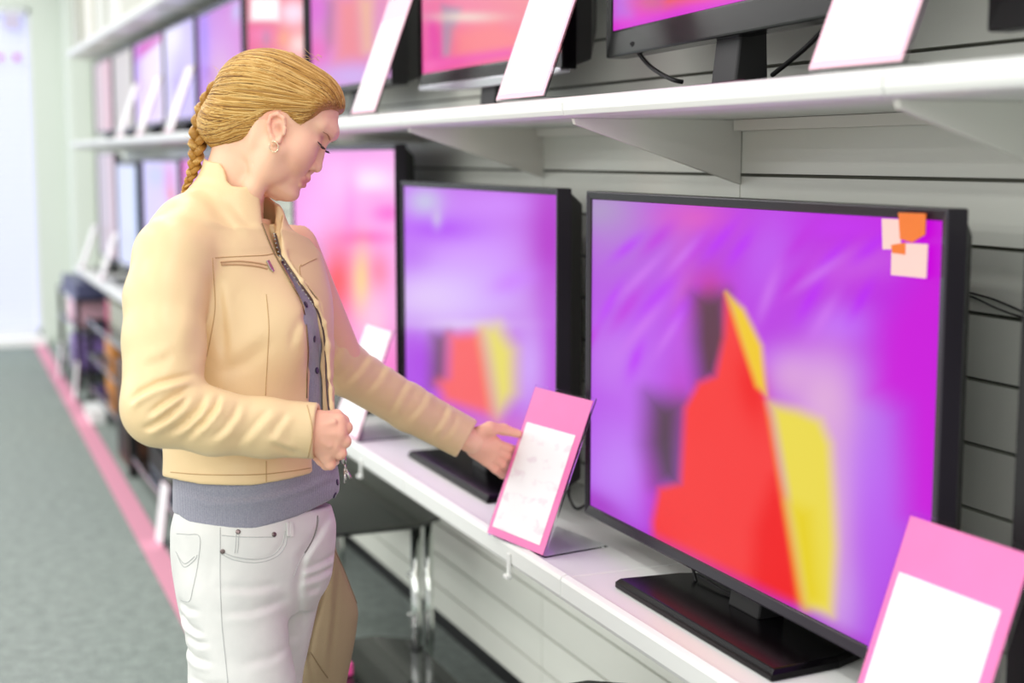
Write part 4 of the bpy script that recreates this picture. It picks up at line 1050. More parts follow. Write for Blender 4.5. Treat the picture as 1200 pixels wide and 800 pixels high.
# left hand: palm up, thumb in front of the notice, fingers behind it
ld = 2.86
def l_(px, py, dz=0): return PX(px, py, ld + dz)
Hn = hand_sculpt(PX(525, 470, ld - .05), PX(628, 580, ld + .10))
Hn.chain([l_(535, 508, -.01), l_(556, 518, -.006)], [.0245, .0235], .01)
Hn.ell(l_(566, 522, .006), (.024, .019, .022), None, .012)
Hn.chain([l_(560, 514, -.006), l_(581, 520, .010)], [.015, .0120], .010)
Hn.chain([l_(560, 519, -.002), l_(579, 527, .012)], [.015, .0120], .010)
Hn.chain([l_(559, 524, .004), l_(576, 534, .016)], [.015, .0118], .010)
Hn.chain([l_(556, 528, .008), l_(570, 540, .018)], [.014, .0108], .010)
L_F = [([(581, 520, .010), (595, 525, .032), (607, 528, .058), (613, 527, .068)], [.0112, .0100, .0090, .0076]),
       ([(579, 527, .012), (593, 534, .034), (604, 539, .058), (610, 538, .068)], [.0114, .0102, .0092, .0076]),
       ([(576, 534, .016), (588, 543, .034), (598, 549, .056), (604, 548, .066)], [.0110, .0098, .0088, .0074]),
       ([(570, 540, .018), (580, 549, .032), (589, 556, .050), (595, 555, .060)], [.0098, .0088, .0080, .0068])]
for pts, rs in L_F: Hn.chain([l_(*p) for p in pts], rs, .003)
Hn.chain([l_(558, 510, -.012), l_(574, 502, -.014), l_(590, 503, .006), l_(607, 508, .027)], [.0165, .0132, .0108, .0084], .006)
Hn.ell(l_(586, 512, -.010), (.012, .0055, .013), None, .005, 's')
Hn.ell(l_(572, 516, .006), (.020, .013, .014), None, .008)
LV, LQ = Hn.mesh(); LV = relax(LV, LQ, 2, .4)

def join(*parts):
    V, Q, o = [], [], 0
    for v, q in parts: V.append(v); Q.append(q + o); o += len(v)
    return np.concatenate(V), np.concatenate(Q)
BODYV, BODYQ = join((HV, HQ), (BV, BQ), (RV, RQ), (LV, LQ))
body = raw_mesh('body', BODYV, BODYQ, MT['skin'], PERSON)
# natural skin colour, lips, cheeks; nostril and ear hollow shade painted in
base = lin((249, 202, 170)); T = np.tile(base, (len(BODYV), 1))
f_, u_, s_ = hc(BODYV); nh = len(HV)
def mixc(mask, rgb):
    global T
    T = T * (1 - mask[:, None]) + lin(rgb) * mask[:, None]
ish = (np.arange(len(BODYV)) < nh)
g = np.exp(-((f_ - 46) / 16) ** 2 - ((u_ + 18) / 16) ** 2 - ((np.abs(s_) - 36) / 18) ** 2) * ish * .35; mixc(g, (240, 160, 146))
lipm = np.clip(1.25 - np.hypot((u_ + 40.5) / 7.6, s_ / 15.0) ** 4, 0, 1) * (f_ > 52) * ish; mixc(np.clip(lipm, 0, 1) * .7, (214, 120, 124))
ear = np.exp(-((f_ - 4) / 14) ** 2 - ((u_ - 2) / 20) ** 2) * (np.abs(s_) > 54) * ish * .5; mixc(ear, (242, 158, 134))
lid = np.exp(-((u_ - 12) / 6) ** 2 - ((np.abs(s_) - 22) / 11) ** 2) * (f_ > 50) * ish * .35; mixc(lid, (206, 140, 130))
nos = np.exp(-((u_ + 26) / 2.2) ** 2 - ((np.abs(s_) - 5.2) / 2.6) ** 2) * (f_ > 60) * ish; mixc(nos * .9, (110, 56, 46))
for V0, n0 in ((RV, nh + len(BV)), (LV, nh + len(BV) + len(RV))):
    m = np.zeros(len(BODYV)); m[n0:n0 + len(V0)] = .45; mixc(m, (240, 170, 150))
pxe = 600 + F_PX * BODYV[:, 0] / BODYV[:, 2]; pye = 400 + F_PX * BODYV[:, 1] / BODYV[:, 2]
mixc(np.exp(-((pxe - 327.5) / 3.6) ** 2 - ((pye - 151) / 5.5) ** 2) * ish * (s_ > 50) * .6, (188, 104, 78))  # shade of the ear hollow painted into the tone
a_ = body.data.color_attributes.new('tone', 'FLOAT_COLOR', 'POINT'); A = np.ones((len(T), 4), np.float32); A[:, :3] = T; a_.data.foreach_set('color', A.ravel())
# eyelashes, brows
def lines_on_head(seq, lift): return [H(*q) for q in seq]
MT['lash'] = mat('dark_lashes', (46, 34, 40), .5)
for sg in (1, -1):
    lash = MB()
    mb_pts = [H(61.2, 4.8, 12 * sg), H(63.0, 5.0, 18 * sg), H(62.2, 5.8, 24 * sg), H(58.6, 7.4, 30 * sg)]
    lash.tube([c2w(p) - np.array(PERSON.location) for p in spl(mb_pts, 6)], .0010, 6)
    for q in np.linspace(0, 1, 16):
        p = spl(mb_pts, 10)[int(q * 29)]
        e = p + UH * (6.2 * FW - 1.0 * UPV + sg * (q - .3) * 4 * SD); mid = (p + e) / 2 - UH * 1.2 * UPV
        lash.tube([c2w(x) - np.array(PERSON.location) for x in (p, mid, e)], [.0006, .0005, .0002], 4)
    lash.build('eyelashes', MT['lash'], body, smooth=True)
MT['brow'] = mat('brown_brows', (186, 136, 104), .7)
for sg in (1, -1):
    pts = spl([H(66.6, 17.5, 8 * sg), H(65, 20.5, 14 * sg), H(62, 22.5, 20 * sg), H(57, 21.5, 28 * sg)], 8)
    out = [np.array(HB.find_nearest(Vector(p))[0]) for p in pts]
    MB().tube([c2w(p) - np.array(PERSON.location) for p in out], list(np.interp(np.linspace(0, 1, len(out)), [0, .3, 1], [.0016, .0017, .0005])), 6).build('eyebrow', MT['brow'], body, smooth=True)
# hoop earring
er = MB(); c0 = PX(321, 172, DH - .082)
er.tube([c2w(c0 + np.array([math.sin(t) * 5.0 * UH, -math.cos(t) * 5.6 * UH, -.002 * math.cos(t)])) - np.array(PERSON.location) for t in np.linspace(-.4, 2 * PI - 1.0, 28)], .0012, 8)
er.build('hoop_earring', mat('pale_gold', (246, 226, 190), .2, metal=.7), PERSON, smooth=True)['label'] = 'small pale gold hoop earring'
# ---- jacket -----------------------------------------------------------------
Lo = np.array([PX(132, 0, 2.2)[0], PX(0, 180, 2.4)[1], 2.03]); Hi = np.array([PX(585, 0, 2.80)[0], PX(0, 580, 2.34)[1], 2.93])
J = Sculpt(Lo, Hi, .0027)
JT = [row(276, 278, .13, .090), row(300, 279, .160, .102), row(340, 284, .160, .116), row(400, 287, .150, .126), row(440, 289, .145, .126), row(500, 293, .142, .124), row(540, 296, .144, .125), row(572, 296.5, .147, .129)]
J.stack(JT, LT, FC, .02)
J.chain([PX(257, 242, 2.36), PX(224, 272, 2.275), PX(203, 302, 2.215)], [.046, .052, .060], .03)
J.chain([PX(266, 238, 2.36), PX(298, 270, 2.43), PX(326, 302, 2.49)], [.046, .042, .042], .03)
J.ell(PX(232, 300, 2.34), (.075, .085, .09), None, .04)
# chest form
J.ell(PX(322, 392, 2.285), (.055, .060, .050), None, .05)
# stand collar: ring round the neck
CT = [row(186, 280, .053, .054, DH + .004), row(215, 279, .059, .060, DH + .004), row(240, 277, .070, .069, DH + .004), row(262, 276, .082, .080, DH + .004), row(285, 277, .095, .085, DH + .01)]
J.stack(CT, LT, FC, .025)
J.stack([(r[0] - .01 if i == 0 else r[0], r[1], r[2], r[3] - .0088, r[4] - .0088) for i, r in enumerate(CT[:4])], LT, FC, .003, 's')
J.poly([(200, 120), (236, 184), (248, 188), (257, 190.5), (263, 199), (267, 213), (273, 218), (285, 219.5), (297, 217), (306, 226), (330, 244), (360, 246), (400, 100)], DH - .05, 2.0, 2.8, .004)
# front opening between the two zip edges
NEAR = [(297, 215), (303, 229), (308, 262), (322, 296), (341, 330), (356, 360), (362, 405), (361, 442), (360, 500), (364, 530), (366, 575)]
FAR = [(400, 575), (400, 545), (393, 510), (387, 476), (385.5, 442), (384, 405), (380, 379), (371, 356), (353, 330), (333, 300), (326, 274), (324.5, 242), (318, 225)]
# inside of the jacket is hollow round the cardigan
J.stack([(r[0], r[1], r[2], r[3] - .010, r[4] - .010) for r in JT[2:-1]] + [row(600, 297, .137, .119)], LT, FC, .004, 's')
J.poly(NEAR + FAR, 2.29, 2.0, 2.345, .004)
rim = [PX(324.5, 243, 2.36), PX(326, 274, 2.325), PX(333, 300, 2.30), PX(353, 330, 2.285), PX(371, 356, 2.30), PX(380, 379, 2.315), PX(384, 405, 2.325), PX(385.5, 442, 2.325), PX(388, 476, 2.315), PX(395, 510, 2.296), PX(402, 540, 2.284)]
J.chain(rim, [.0035] + [.0042] * 10, .008)
# hem
J.poly([(120, 700), (120, 566), (195, 561), (240, 565), (300, 566), (340, 561), (366, 556), (385, 553), (410, 549), (500, 700)], D0 - .1, 2.0, 2.8, .004)
# sleeves
J.chain([PX(204, 300, 2.215), PX(193.5, 350, 2.185), PX(193, 400, 2.160), PX(190, 476, 2.125)], [.060, .0605, .0610, .0575], .010)
J.chain([PX(191, 476, 2.125), PX(250, 495, 2.135), PX(310, 501, 2.16), PX(376, 505, 2.185)], [.0590, .0470, .0432, .0425], .014)
J.chain([PX(328, 306, 2.49), PX(346, 362, 2.56), PX(404, 432, 2.67)], [.044, .047, .0475], .014)
J.chain([PX(404, 432, 2.67), PX(480, 478, 2.755), PX(552, 517, 2.845)], [.0475, .0435, .0415], .012)
# open cuffs
J.poly([(374.5, 460), (368, 550), (440, 560), (440, 450)], 2.18, 2.0, 2.262, .003)
J.chain([PX(345, 504.5, 2.183), PX(385, 506, 2.186)], [.0330, .0365], .003, 's')
J.poly([(563, 488), (529, 545), (640, 620), (660, 480)], 2.84, 2.4, 2.95, .003)
J.chain([PX(528, 503, 2.815), PX(565, 524, 2.857)], [.031, .0360], .003, 's')
# folds of the near sleeve
def pleat(pts, d, zmax, amp=.004, w=.005, off=(4, 5), ridge=.8):
    J.fold(pts, d, amp, w, zmax)
    J.fold([(x + off[0], y + off[1]) for x, y in pts], d, -amp * ridge, w * 1.25, zmax)
ND, NZ = 2.08, 2.150
pleat([(222, 439), (205, 443), (185, 449), (165, 460), (155, 470)], ND, NZ, .0070, .0046, (0, 9))
pleat([(222, 452), (206, 463), (190, 474), (176, 486)], ND, NZ, .0064, .0042, (3, 8))
pleat([(224, 456), (214, 472), (198, 487), (176, 500), (168, 502)], ND, NZ, .0052, .0044, (5, 7))
pleat([(238, 462), (232, 480), (216, 496), (196, 508)], ND, NZ, .0050, .0046, (6, 6))
pleat([(252, 463), (250, 478), (238, 494), (216, 514)], ND, NZ, .0052, .0042, (6, 5))
pleat([(277, 471), (274, 486), (262, 503), (246, 516)], ND + .02, NZ + .02, .0036, .0050, (7, 5))
pleat([(316, 478), (304, 492), (292, 506), (280, 520)], ND + .04, NZ + .03, .0030, .0056, (7, 5))
pleat([(336, 482), (326, 498), (318, 512)], ND + .05, NZ + .04, .0022, .0056, (7, 5))
pleat([(318, 519), (335, 528), (350, 534)], ND + .05, NZ + .04, .0035, .0044, (-2, -8))
pleat([(200, 415), (186, 425), (165, 430)], ND, NZ, .0025, .008, (0, -12))
pleat([(238, 330), (234, 380), (226, 425)], ND + .04, NZ + .05, .0020, .009, (-16, 0))
# folds of the far sleeve
LD, LZ = 2.70, 2.76
for a, b, c, am in (((408, 395), (402, 415), (394, 430), .0020), ((436, 412), (424, 432), (408, 450), .0024), ((452, 424), (446, 440), (430, 462), .0020), ((478, 442), (468, 462), (456, 486), .0022), ((500, 455), (492, 474), (474, 496), .0018), ((523, 474), (516, 492), (500, 514), .0028), ((536, 486), (528, 502), (516, 518), .0018), ((395, 372), (388, 390), (384, 405), .0020)):
    pleat([a, b, c], LD, LZ + .03, am, .0055, (8, 3), .9)
# body folds, pocket edge, yoke line
pleat([(250, 440), (285, 425), (318, 398)], 2.2, 2.36, .0022, .012, (-4, -16))
pleat([(262, 430), (258, 370), (252, 325)], 2.2, 2.33, .0030, .008, (10, 0), .4)
pleat([(268, 236), (285, 258), (303, 272)], 2.27, 2.34, .0012, .006, (-3, 8))
pleat([(240, 226), (262, 254), (290, 280)], 2.27, 2.34, .0012, .007, (-3, 9))
JV, JQ = J.mesh(); JV = relax(JV, JQ, 2, .4)
jacket = raw_mesh('jacket', JV, JQ, MT['leather'], PERSON); jacket['label'] = 'beige leather jacket with a stand collar'
JB = bvh_of(JV, JQ)
seams = [[(252, 302), (268, 301), (290, 300), (310, 299), (321, 297)], [(312, 345), (315, 380), (314, 410), (312, 445), (311, 466)], [(312, 540), (312, 552), (312, 564)],
         [(200, 553), (240, 556), (300, 556), (340, 552), (364, 548)], [(360, 475), (366, 505), (361, 536)], [(388, 408), (420, 428), (450, 446), (500, 474), (545, 503), (556, 508)],
         [(353, 312), (362, 307), (371, 303)], [(352, 322), (351, 314), (353, 310)], [(249, 302), (250, 320), (252, 360), (246, 400), (237, 440)], [(533, 537), (545, 520), (557, 500)]]
cam_tubes('seam', [on_surface_line(JB, s_, .0003) for s_ in seams], .0007, MT['seam'], jacket)
[_o.__setitem__('label', 'zip of the chest pocket') for _o in cam_tubes('pocket_zip', [on_surface_line(JB, s_, .0007, .001) for s_ in ([(258, 307), (280, 306), (300, 308), (314, 311)], [(259, 310), (280, 310), (300, 312), (313, 315)])], .0013, mat('pocket_piping', (206, 168, 126), .5), jacket)]
def slab_on(bv, px, py, w_, h_, t_, ang, name, m, parent, lift=.001):
    p, n = hit(bv, px, py)
    if p is None: return
    up = np.array([math.sin(ang), -math.cos(ang), 0]); x = np.cross(n, up); x /= np.linalg.norm(x); up = np.cross(x, n)
    vs = [p + x * a * w_ / 2 + up * b * h_ / 2 + n * (lift + c * t_) for a in (-1, 1) for b in (-1, 1) for c in (0, 1)]
    mb = MB(); mb.add([c2w(v) - np.array(PERSON.location) for v in vs], [(0, 1, 3, 2), (4, 6, 7, 5), (0, 4, 5, 1), (2, 3, 7, 6), (0, 2, 6, 4), (1, 5, 7, 3)])
    return mb.build(name, m, parent, bevel=min(t_, w_, h_) * .35)
MT['metal'] = mat('zip_metal', (196, 190, 186), .25, metal=.9); MT['zip'] = mat('zip_teeth', (150, 128, 96), .35, metal=.7)
slab_on(JB, 315, 311, .007, .016, .003, R(-25), 'zip_pull', MT['metal'], jacket)
slab_on(JB, 318, 316, .005, .009, .0025, R(-35), 'zip_pull', MT['metal'], jacket)
zl = [np.array(p) + np.array([-.0035, 0, -.004]) for p in spl(rim[1:], 8)]
cam_tube('front_zip', [zl], .0018, mat('dark_zip_tape', (86, 66, 62), .45), jacket)
cam_tube('front_zip', [on_surface_line(JB, [(x - 1.5, y) for x, y in NEAR[2:9]], .001, .001)], .0011, MT['zip'], jacket)
tm = MB(); zz = spl(rim[1:5], 12)
for p in zz[::2]:
    q = c2w(p + np.array([-.006, 0, -.005])) - np.array(PERSON.location); tm.box(q[0] - .0012, q[0] + .0012, q[1] - .0012, q[1] + .0012, q[2] - .0009, q[2] + .0009)
tm.build('zip_teeth', MT['metal'], jacket)
# the slider at the bottom of the far edge
zp = MB(); q0 = PX(403, 537, 2.272); _lc = np.array(PERSON.location)
def zq(x, y, z=0): return c2w(q0 + np.array([x * UH, y * UH, z])) - _lc
zp.tube([zq(-1, -7), zq(-.5, 0), zq(0, 6)], [.0036, .0048, .0040], 10)
zp.tube([zq(0, 5), zq(1.5, 9), zq(2, 13)], [.0016, .0020, .0016], 8)
zp.tube([zq(2, 12), zq(5, 18), zq(8, 23)], [.0020, .0030, .0026], 8)
zp.tube([zq(1, 11), zq(1.5, 20), zq(1, 28)], [.0018, .0026, .0022], 8)
zp.build('zip_slider', MT['metal'], jacket, smooth=True)

# ---- cardigan ----------------------------------------------------------------
Lo = np.array([PX(195, 0, 2.5)[0], PX(0, 270, 2.4)[1], 2.16]); Hi = np.array([PX(415, 0, 2.2)[0], PX(0, 640, 2.25)[1], 2.56])
K = Sculpt(Lo, Hi, .0026)
KT = [(r[0], r[1], r[2], r[3] - .011, r[4] - .011) for r in JT[1:6]] + [row(540, 300, .135, .115), row(570, 302, .138, .117), row(600, 299, .134, .114), row(632, 298.5, .136, .115)]
K.stack(KT, LT, FC, .02)
K.ell(PX(326, 392, 2.293), (.048, .055, .046), None, .04)
K.poly([(150, 700), (150, 606), (206, 606), (222, 614), (250, 619), (300, 618.5), (345, 607), (375, 595), (396, 584), (430, 570), (450, 700)], D0 - .1, 2.0, 2.8, .006)
K.fold([(206, 573), (250, 581), (300, 579), (350, 568), (398, 553)], 2.25, .0028, .006, 2.40)
K.fold([(205, 580), (250, 589), (300, 587), (350, 577), (398, 563)], 2.25, -.0022, .006, 2.40)
K.fold([(330, 590), (360, 580), (392, 566)], 2.25, .002, .005, 2.4)
K.fold([(356, 350), (366, 400), (371, 440), (374, 500), (385, 545), (391, 585)], 2.25, -.0026, .004, 2.4)
K.fold([(352, 352), (362, 400), (367, 440), (370, 500), (381, 545), (387, 585)], 2.25, .0016, .003, 2.4)
KV, KQ = K.mesh(); KV = relax(KV, KQ, 2, .45)
card_ = raw_mesh('cardigan', KV, KQ, MT['knit'], PERSON); card_['label'] = 'grey knitted cardigan with small dark buttons'
KB = bvh_of(KV, KQ)
MT['button'] = mat('dark_violet_button', (66, 58, 84), .3)
for (px, py) in ((358, 357), (368, 397), (371, 434), (386, 546), (395, 565), (392, 580)):
    p, n = hit(KB, px, py)
    if p is None: continue
    lc = np.array(PERSON.location); w0 = c2w(p) - lc; nn = M @ n
    mb = MB().tube([w0, w0 + nn * .0016, w0 + nn * .0026], [.0052, .0054, .0040], 14)
    mb.build('button', MT['button'], card_, smooth=False)

# ---- jeans -------------------------------------------------------------------
fl0 = w2c([PERSON.location[0], PERSON.location[1], .03])
Lo = np.array([-.62, PX(0, 590, 2.4)[1], 2.14]); Hi = np.array([-.20, fl0[1] + .05, 2.85])
G_ = Sculpt(Lo, Hi, .0031)
G_.stack([row(594, 298, .130, .109), row(620, 298.5, .139, .114), row(650, 298, .138, .112), row(690, 297, .130, .102), row(716, 290, .112, .09)], LT, FC, .02)
G_.chain([PX(272, 690, D0 - .062), TH_R, KN_R, AN_R], [.079, .0805, .062, .054], .014)
G_.chain([PX(327, 692, D0 + .055), TH_L, KN_L, AN_L], [.068, .068, .060, .052], .012)
G_.ell(PX(250, 660, D0 + .0), (.042, .06, .075), None, .02)
for pts, am, w_ in ([(206, 722), (225, 733), (245, 738)], .005, .005), ([(218, 741), (235, 748), (252, 748)], .0035, .005), ([(214, 760), (232, 768), (256, 770)], .0045, .005), ([(208, 705), (222, 712), (240, 712)], .003, .005), \
    ([(258, 682), (300, 686), (330, 684)], .0022, .007), ([(262, 712), (300, 712), (338, 704)], .0024, .007), ([(256, 640), (252, 680), (262, 700)], .0012, .008), ([(380, 604), (368, 630), (352, 655), (346, 690), (342, 740), (340, 800)], .006, .007), \
    ([(350, 672), (368, 668), (384, 662)], .003, .005), ([(350, 684), (366, 682), (380, 678)], .003, .005), ([(354, 700), (366, 700)], .002, .006), ([(225, 790), (250, 796), (280, 794)], .003, .006), ([(290, 770), (320, 768), (338, 760)], .002, .008):
    G_.fold(pts, 2.26, am * 1.5, w_, 2.40); G_.fold([(x, y + 7) for x, y in pts], 2.26, -am * .9, w_ * 1.2, 2.40)
# opening of the front pocket
G_.fold([(257, 645), (275, 652), (300, 655), (320, 650), (331, 637), (334, 622)], 2.26, .0016, .0028, 2.36)
GV, GQ = G_.mesh(); GV = relax(GV, GQ, 2, .45)
jeans = raw_mesh('jeans', GV, GQ, MT['denim'], PERSON); jeans['label'] = 'white five pocket jeans'
GB = bvh_of(GV, GQ)
js = [[(258, 618), (258, 640), (258, 680), (260, 730), (264, 770), (267, 800)], [(257, 645), (275, 652), (300, 655), (320, 650), (331, 637), (334, 622)], [(258, 648), (275, 656), (300, 659), (322, 653), (334, 640), (337, 621)],
      [(207, 625), (220, 626), (234, 629), (232, 660), (226, 690), (222, 704), (212, 703)], [(208, 650), (216, 664), (228, 656), (231, 650)], [(206, 646), (216, 660), (228, 652)], [(260, 627), (285, 629), (322, 629)], [(277, 622), (276, 640), (275, 648)], [(280, 622), (279, 640), (278, 648)],
      [(374, 606), (370, 625), (360, 644), (350, 660), (344, 676)]]
cam_tubes('stitching', [on_surface_line(GB, s_, .0004) for s_ in js], .0007, MT['jeanseam'], jeans)
cam_tube('fly_edge', [on_surface_line(GB, [(372, 604), (371, 616), (366, 632), (357, 648)], .001, .0004)], .0011, mat('dark_fly_gap', (120, 116, 112), .6), jeans)
for (px, py) in ((279, 623), (321, 626), (261, 646)):
    p, n = hit(GB, px, py); lc = np.array(PERSON.location); w0 = c2w(p) - lc; nn = M @ n
    MB().tube([w0 - nn * .001, w0 + nn * .0015, w0 + nn * .0026], [.0038, .0038, .0022], 14).build('rivet', mat('dark_rivet', (128, 114, 112), .3, metal=.8), jeans)
slab_on(GB, 341, 620, .007, .024, .002, R(6), 'belt_loop', MT['denim'], jeans)
slab_on(GB, 337, 620, .006, .022, .002, R(3), 'belt_loop', MT['denim'], jeans)
# ---- shoes (below the frame, carrying the figure) ------------------------------
for nm, an in (('R', AN_R), ('L', AN_L)):
    a = c2w(an); fd = M @ np.array([FC[0], 0, FC[1]]); fd[2] = 0; fd /= np.linalg.norm(fd); sd = np.array([-fd[1], fd[0], 0])
    def sec(t, w_, h_, z0=.0):
        c = a + fd * t; c[2] = 0; n = 16
        return [c + sd * w_ * math.cos(2 * PI * k / n) * (1 if True else 0) + np.array([0, 0, z0 + max(0, h_ * (.5 + .5 * math.sin(2 * PI * k / n)) )]) for k in range(n)]
    secs = [sec(-.075, .018, .05), sec(-.065, .032, .10), sec(-.03, .037, .125), sec(.02, .036, .12), sec(.06, .040, .085), (sec(.11, .045, .065)), sec(.15, .042, .055), sec(.18, .028, .045), sec(.19, .010, .03)]
    mb = MB(); vs = [p - np.array(PERSON.location) for s_ in secs for p in s_]; n = 16; fs = []
    for i in range(len(secs) - 1):
        for k in range(n): fs.append((i * n + k, i * n + (k + 1) % n, (i + 1) * n + (k + 1) % n, (i + 1) * n + k))
    fs += [tuple(range(n)), tuple((len(secs) - 1) * n + k for k in range(n))]
    mb.add(vs, fs).build('shoe', mat('pale_shoe', (206, 198, 188), .5), PERSON, smooth=True)
# ---- hair ----------------------------------------------------------------------
Lo = np.array([PX(205, 0, DH)[0], PX(0, 45, DH)[1], DH - .125]); Hi = np.array([PX(412, 0, DH)[0], PX(0, 240, DH)[1], DH + .125])
A_ = Sculpt(Lo, Hi, .0017)
HAIR_C = (-9, 26); HAIR_R = (75, 61, 60)
A_.ell(H(*HAIR_C), np.array(HAIR_R) * UH, RH, .01)
A_.ell(H(33, 53), np.array([28, 26, 40]) * UH, RH, .03)
A_.ell(H(38, 40, 0), np.array([18, 24, 46]) * UH, RH, .02)
A_.ell(PX(272, 145, DH), np.array([40, 34, 46]) * UH, None, .03)
A_.poly([(410, 140), (404, 128), (397, 123.5), (386, 124), (376, 128), (366, 138), (356, 146), (350, 148), (344, 143), (337, 135), (330, 130.5), (320, 130), (312, 134), (303, 145), (291, 161), (274, 172.5), (252, 184), (236, 196), (150, 260), (300, 300), (460, 260)], DH - .065, DH - .2, DH + .2, .008)
AV, AQ = A_.mesh(); AV = relax(AV, AQ, 2, .4)
hair = raw_mesh('hair', AV, AQ, MT['hair_mid'], PERSON); hair['label'] = 'golden blond hair swept back into a braid'
AB = bvh_of(AV, AQ)
hr = np.random.default_rng(21)
# strands run from the hairline over the skull into the braid
HLINE = spl([(399, 118, 0), (393, 121, 0), (384, 122, 0), (375, 125, 0), (366, 134, 0), (357, 142, 0), (350, 145, 0), (343, 139, 0), (336, 131, 0), (326, 127, 0), (314, 129, 0), (304, 140, 0), (293, 156, 0), (276, 168, 0), (258, 179, 0)], 12)
HLINE = np.array(HLINE)[:, :2]
BRAIDP = np.array(spl([(276, 86, 0), (262, 98, 0), (251, 114, 0), (243, 132, 0), (237, 150, 0), (234, 166, 0), (235, 180, 0)], 10))[:, :2]
def skull_r(px, py, lift, side):
    """point on the hair surface above a head-plane position (px,py at the middle plane), offset sideways"""
    return None
def strand(h, b, bend, side, lift, n=14):
    out = []
    for t in np.linspace(0, 1, n):
        m_ = (1 - t) * h + t * b + np.array([0, -bend * 4 * t * (1 - t)])
        out.append(m_)
    return out
LINES = {'hair_light': [], 'hair_gold': [], 'hair_dark': []}
def nrm(p):                                # direction in the skull ellipsoid's unit space
    f, u, s = hc(p); q = np.array([(f - HAIR_C[0]) / HAIR_R[0], (u - HAIR_C[1]) / HAIR_R[1], s / HAIR_R[2]]); return q / np.linalg.norm(q)
def unnrm(q, k=1.25): return H(HAIR_C[0] + q[0] * HAIR_R[0] * k, HAIR_C[1] + q[1] * HAIR_R[1] * k, q[2] * HAIR_R[2] * k)
def mirror(p): q = np.array(p); q[2] = 2 * DH - q[2]; return q
ROOTS = []                                  # (hairline point, place along the braid 0..1)
nH = len(HLINE)
for i, hxy in enumerate(HLINE):
    p, n = hit(AB, hxy[0], hxy[1] - 1.0)
    if p is not None: ROOTS.append((p, .16 + .84 * (i / nH) ** .9))
for s_ in np.linspace(-46, 46, 24):
    r = AB.find_nearest(Vector(H(58, 58 - abs(s_) * .22, s_)))[0]; ROOTS.append((np.array(r), .02 + .14 * abs(s_) / 46))
for i in range(1500):
    front = i % 5 < 2
    base_, q = ROOTS[hr.integers(len(ROOTS) - 24, len(ROOTS))] if front else ROOTS[hr.integers(0, len(ROOTS) - 24)]
    far = (not front) and i % 4 == 3
    h = base_ + hr.normal(0, .0022, 3)
    if far: h = mirror(h)
    sgn = -1 if h[2] > DH else 1
    bq = np.clip(q + hr.normal(0, .05), 0, 1); bp = BRAIDP[int(bq * (len(BRAIDP) - 1))]
    b = PX(bp[0] - 6, bp[1] - 1, DH - sgn * abs(hr.normal(0, 5)) * UH)
    a0, a1 = nrm(h), nrm(b); om = math.acos(np.clip(a0 @ a1, -1, 1)); t0 = 0 if hr.random() < .6 else hr.random() * .6; t1 = 1 if hr.random() < .7 else t0 + (1 - t0) * (.4 + .6 * hr.random())
    sag = hr.normal(.05, .05); ph = hr.random() * 6; lift = .0002 + .0013 * hr.random() ** 2; pts = []
    for t in np.linspace(t0, t1, 16):
        d = (math.sin((1 - t) * om) * a0 + math.sin(t * om) * a1) / math.sin(om)
        d = d + np.array([0, -sag * 4 * t * (1 - t) + .012 * math.sin(ph + 6 * t), .012 * math.cos(ph + 5 * t)]); d /= np.linalg.norm(d)
        r = AB.ray_cast(Vector(unnrm(d, 1.7)), Vector(tuple((unnrm(d, 0) - unnrm(d, 1.7)) / np.linalg.norm(unnrm(d, 1.7) - unnrm(d, 0)))))
        if r[0] is None: continue
        nn = unnrm(d, 1) - unnrm(d, 0); nn /= np.linalg.norm(nn)
        pts.append(np.array(r[0]) + nn * (lift * math.sin(PI * (.15 + .85 * t)) + .0002))
    if len(pts) < 5: continue
    rr = hr.random(); key = 'hair_light' if rr < .34 else ('hair_dark' if rr < (.52 if q > .4 else .46) else 'hair_gold')
    LINES[key].append(pts)
for key, ls in LINES.items():
    cam_tube('hair_strands', [l for l in ls], [.0004, .0008, .0009, .0008, .0005], MT[key], hair, 5)
# flyaways
fly = []
for i in range(60):
    a = BRAIDP[hr.integers(0, len(BRAIDP) - 1)] if i % 3 else np.array([300 + hr.random() * 80, 62 + hr.random() * 10])
    p0 = PX(a[0], a[1], DH + hr.normal(0, .02)); d = np.array([-.6 + hr.normal(0, .5), hr.normal(0, .6), hr.normal(0, .5)]); d /= np.linalg.norm(d)
    if i % 3 == 0: d = np.array([-.8, -.25 + hr.normal(0, .2), hr.normal(0, .4)])
    L_ = .012 + .02 * hr.random()
    fly.append([p0, p0 + d * L_ * .5 + np.array([0, -.002, 0]), p0 + d * L_ + np.array([0, .004 * hr.normal(), 0])])
cam_tube('flyaway_hair', fly, [.00035, .0003, .00015], MT['hair_light'], hair, 4)
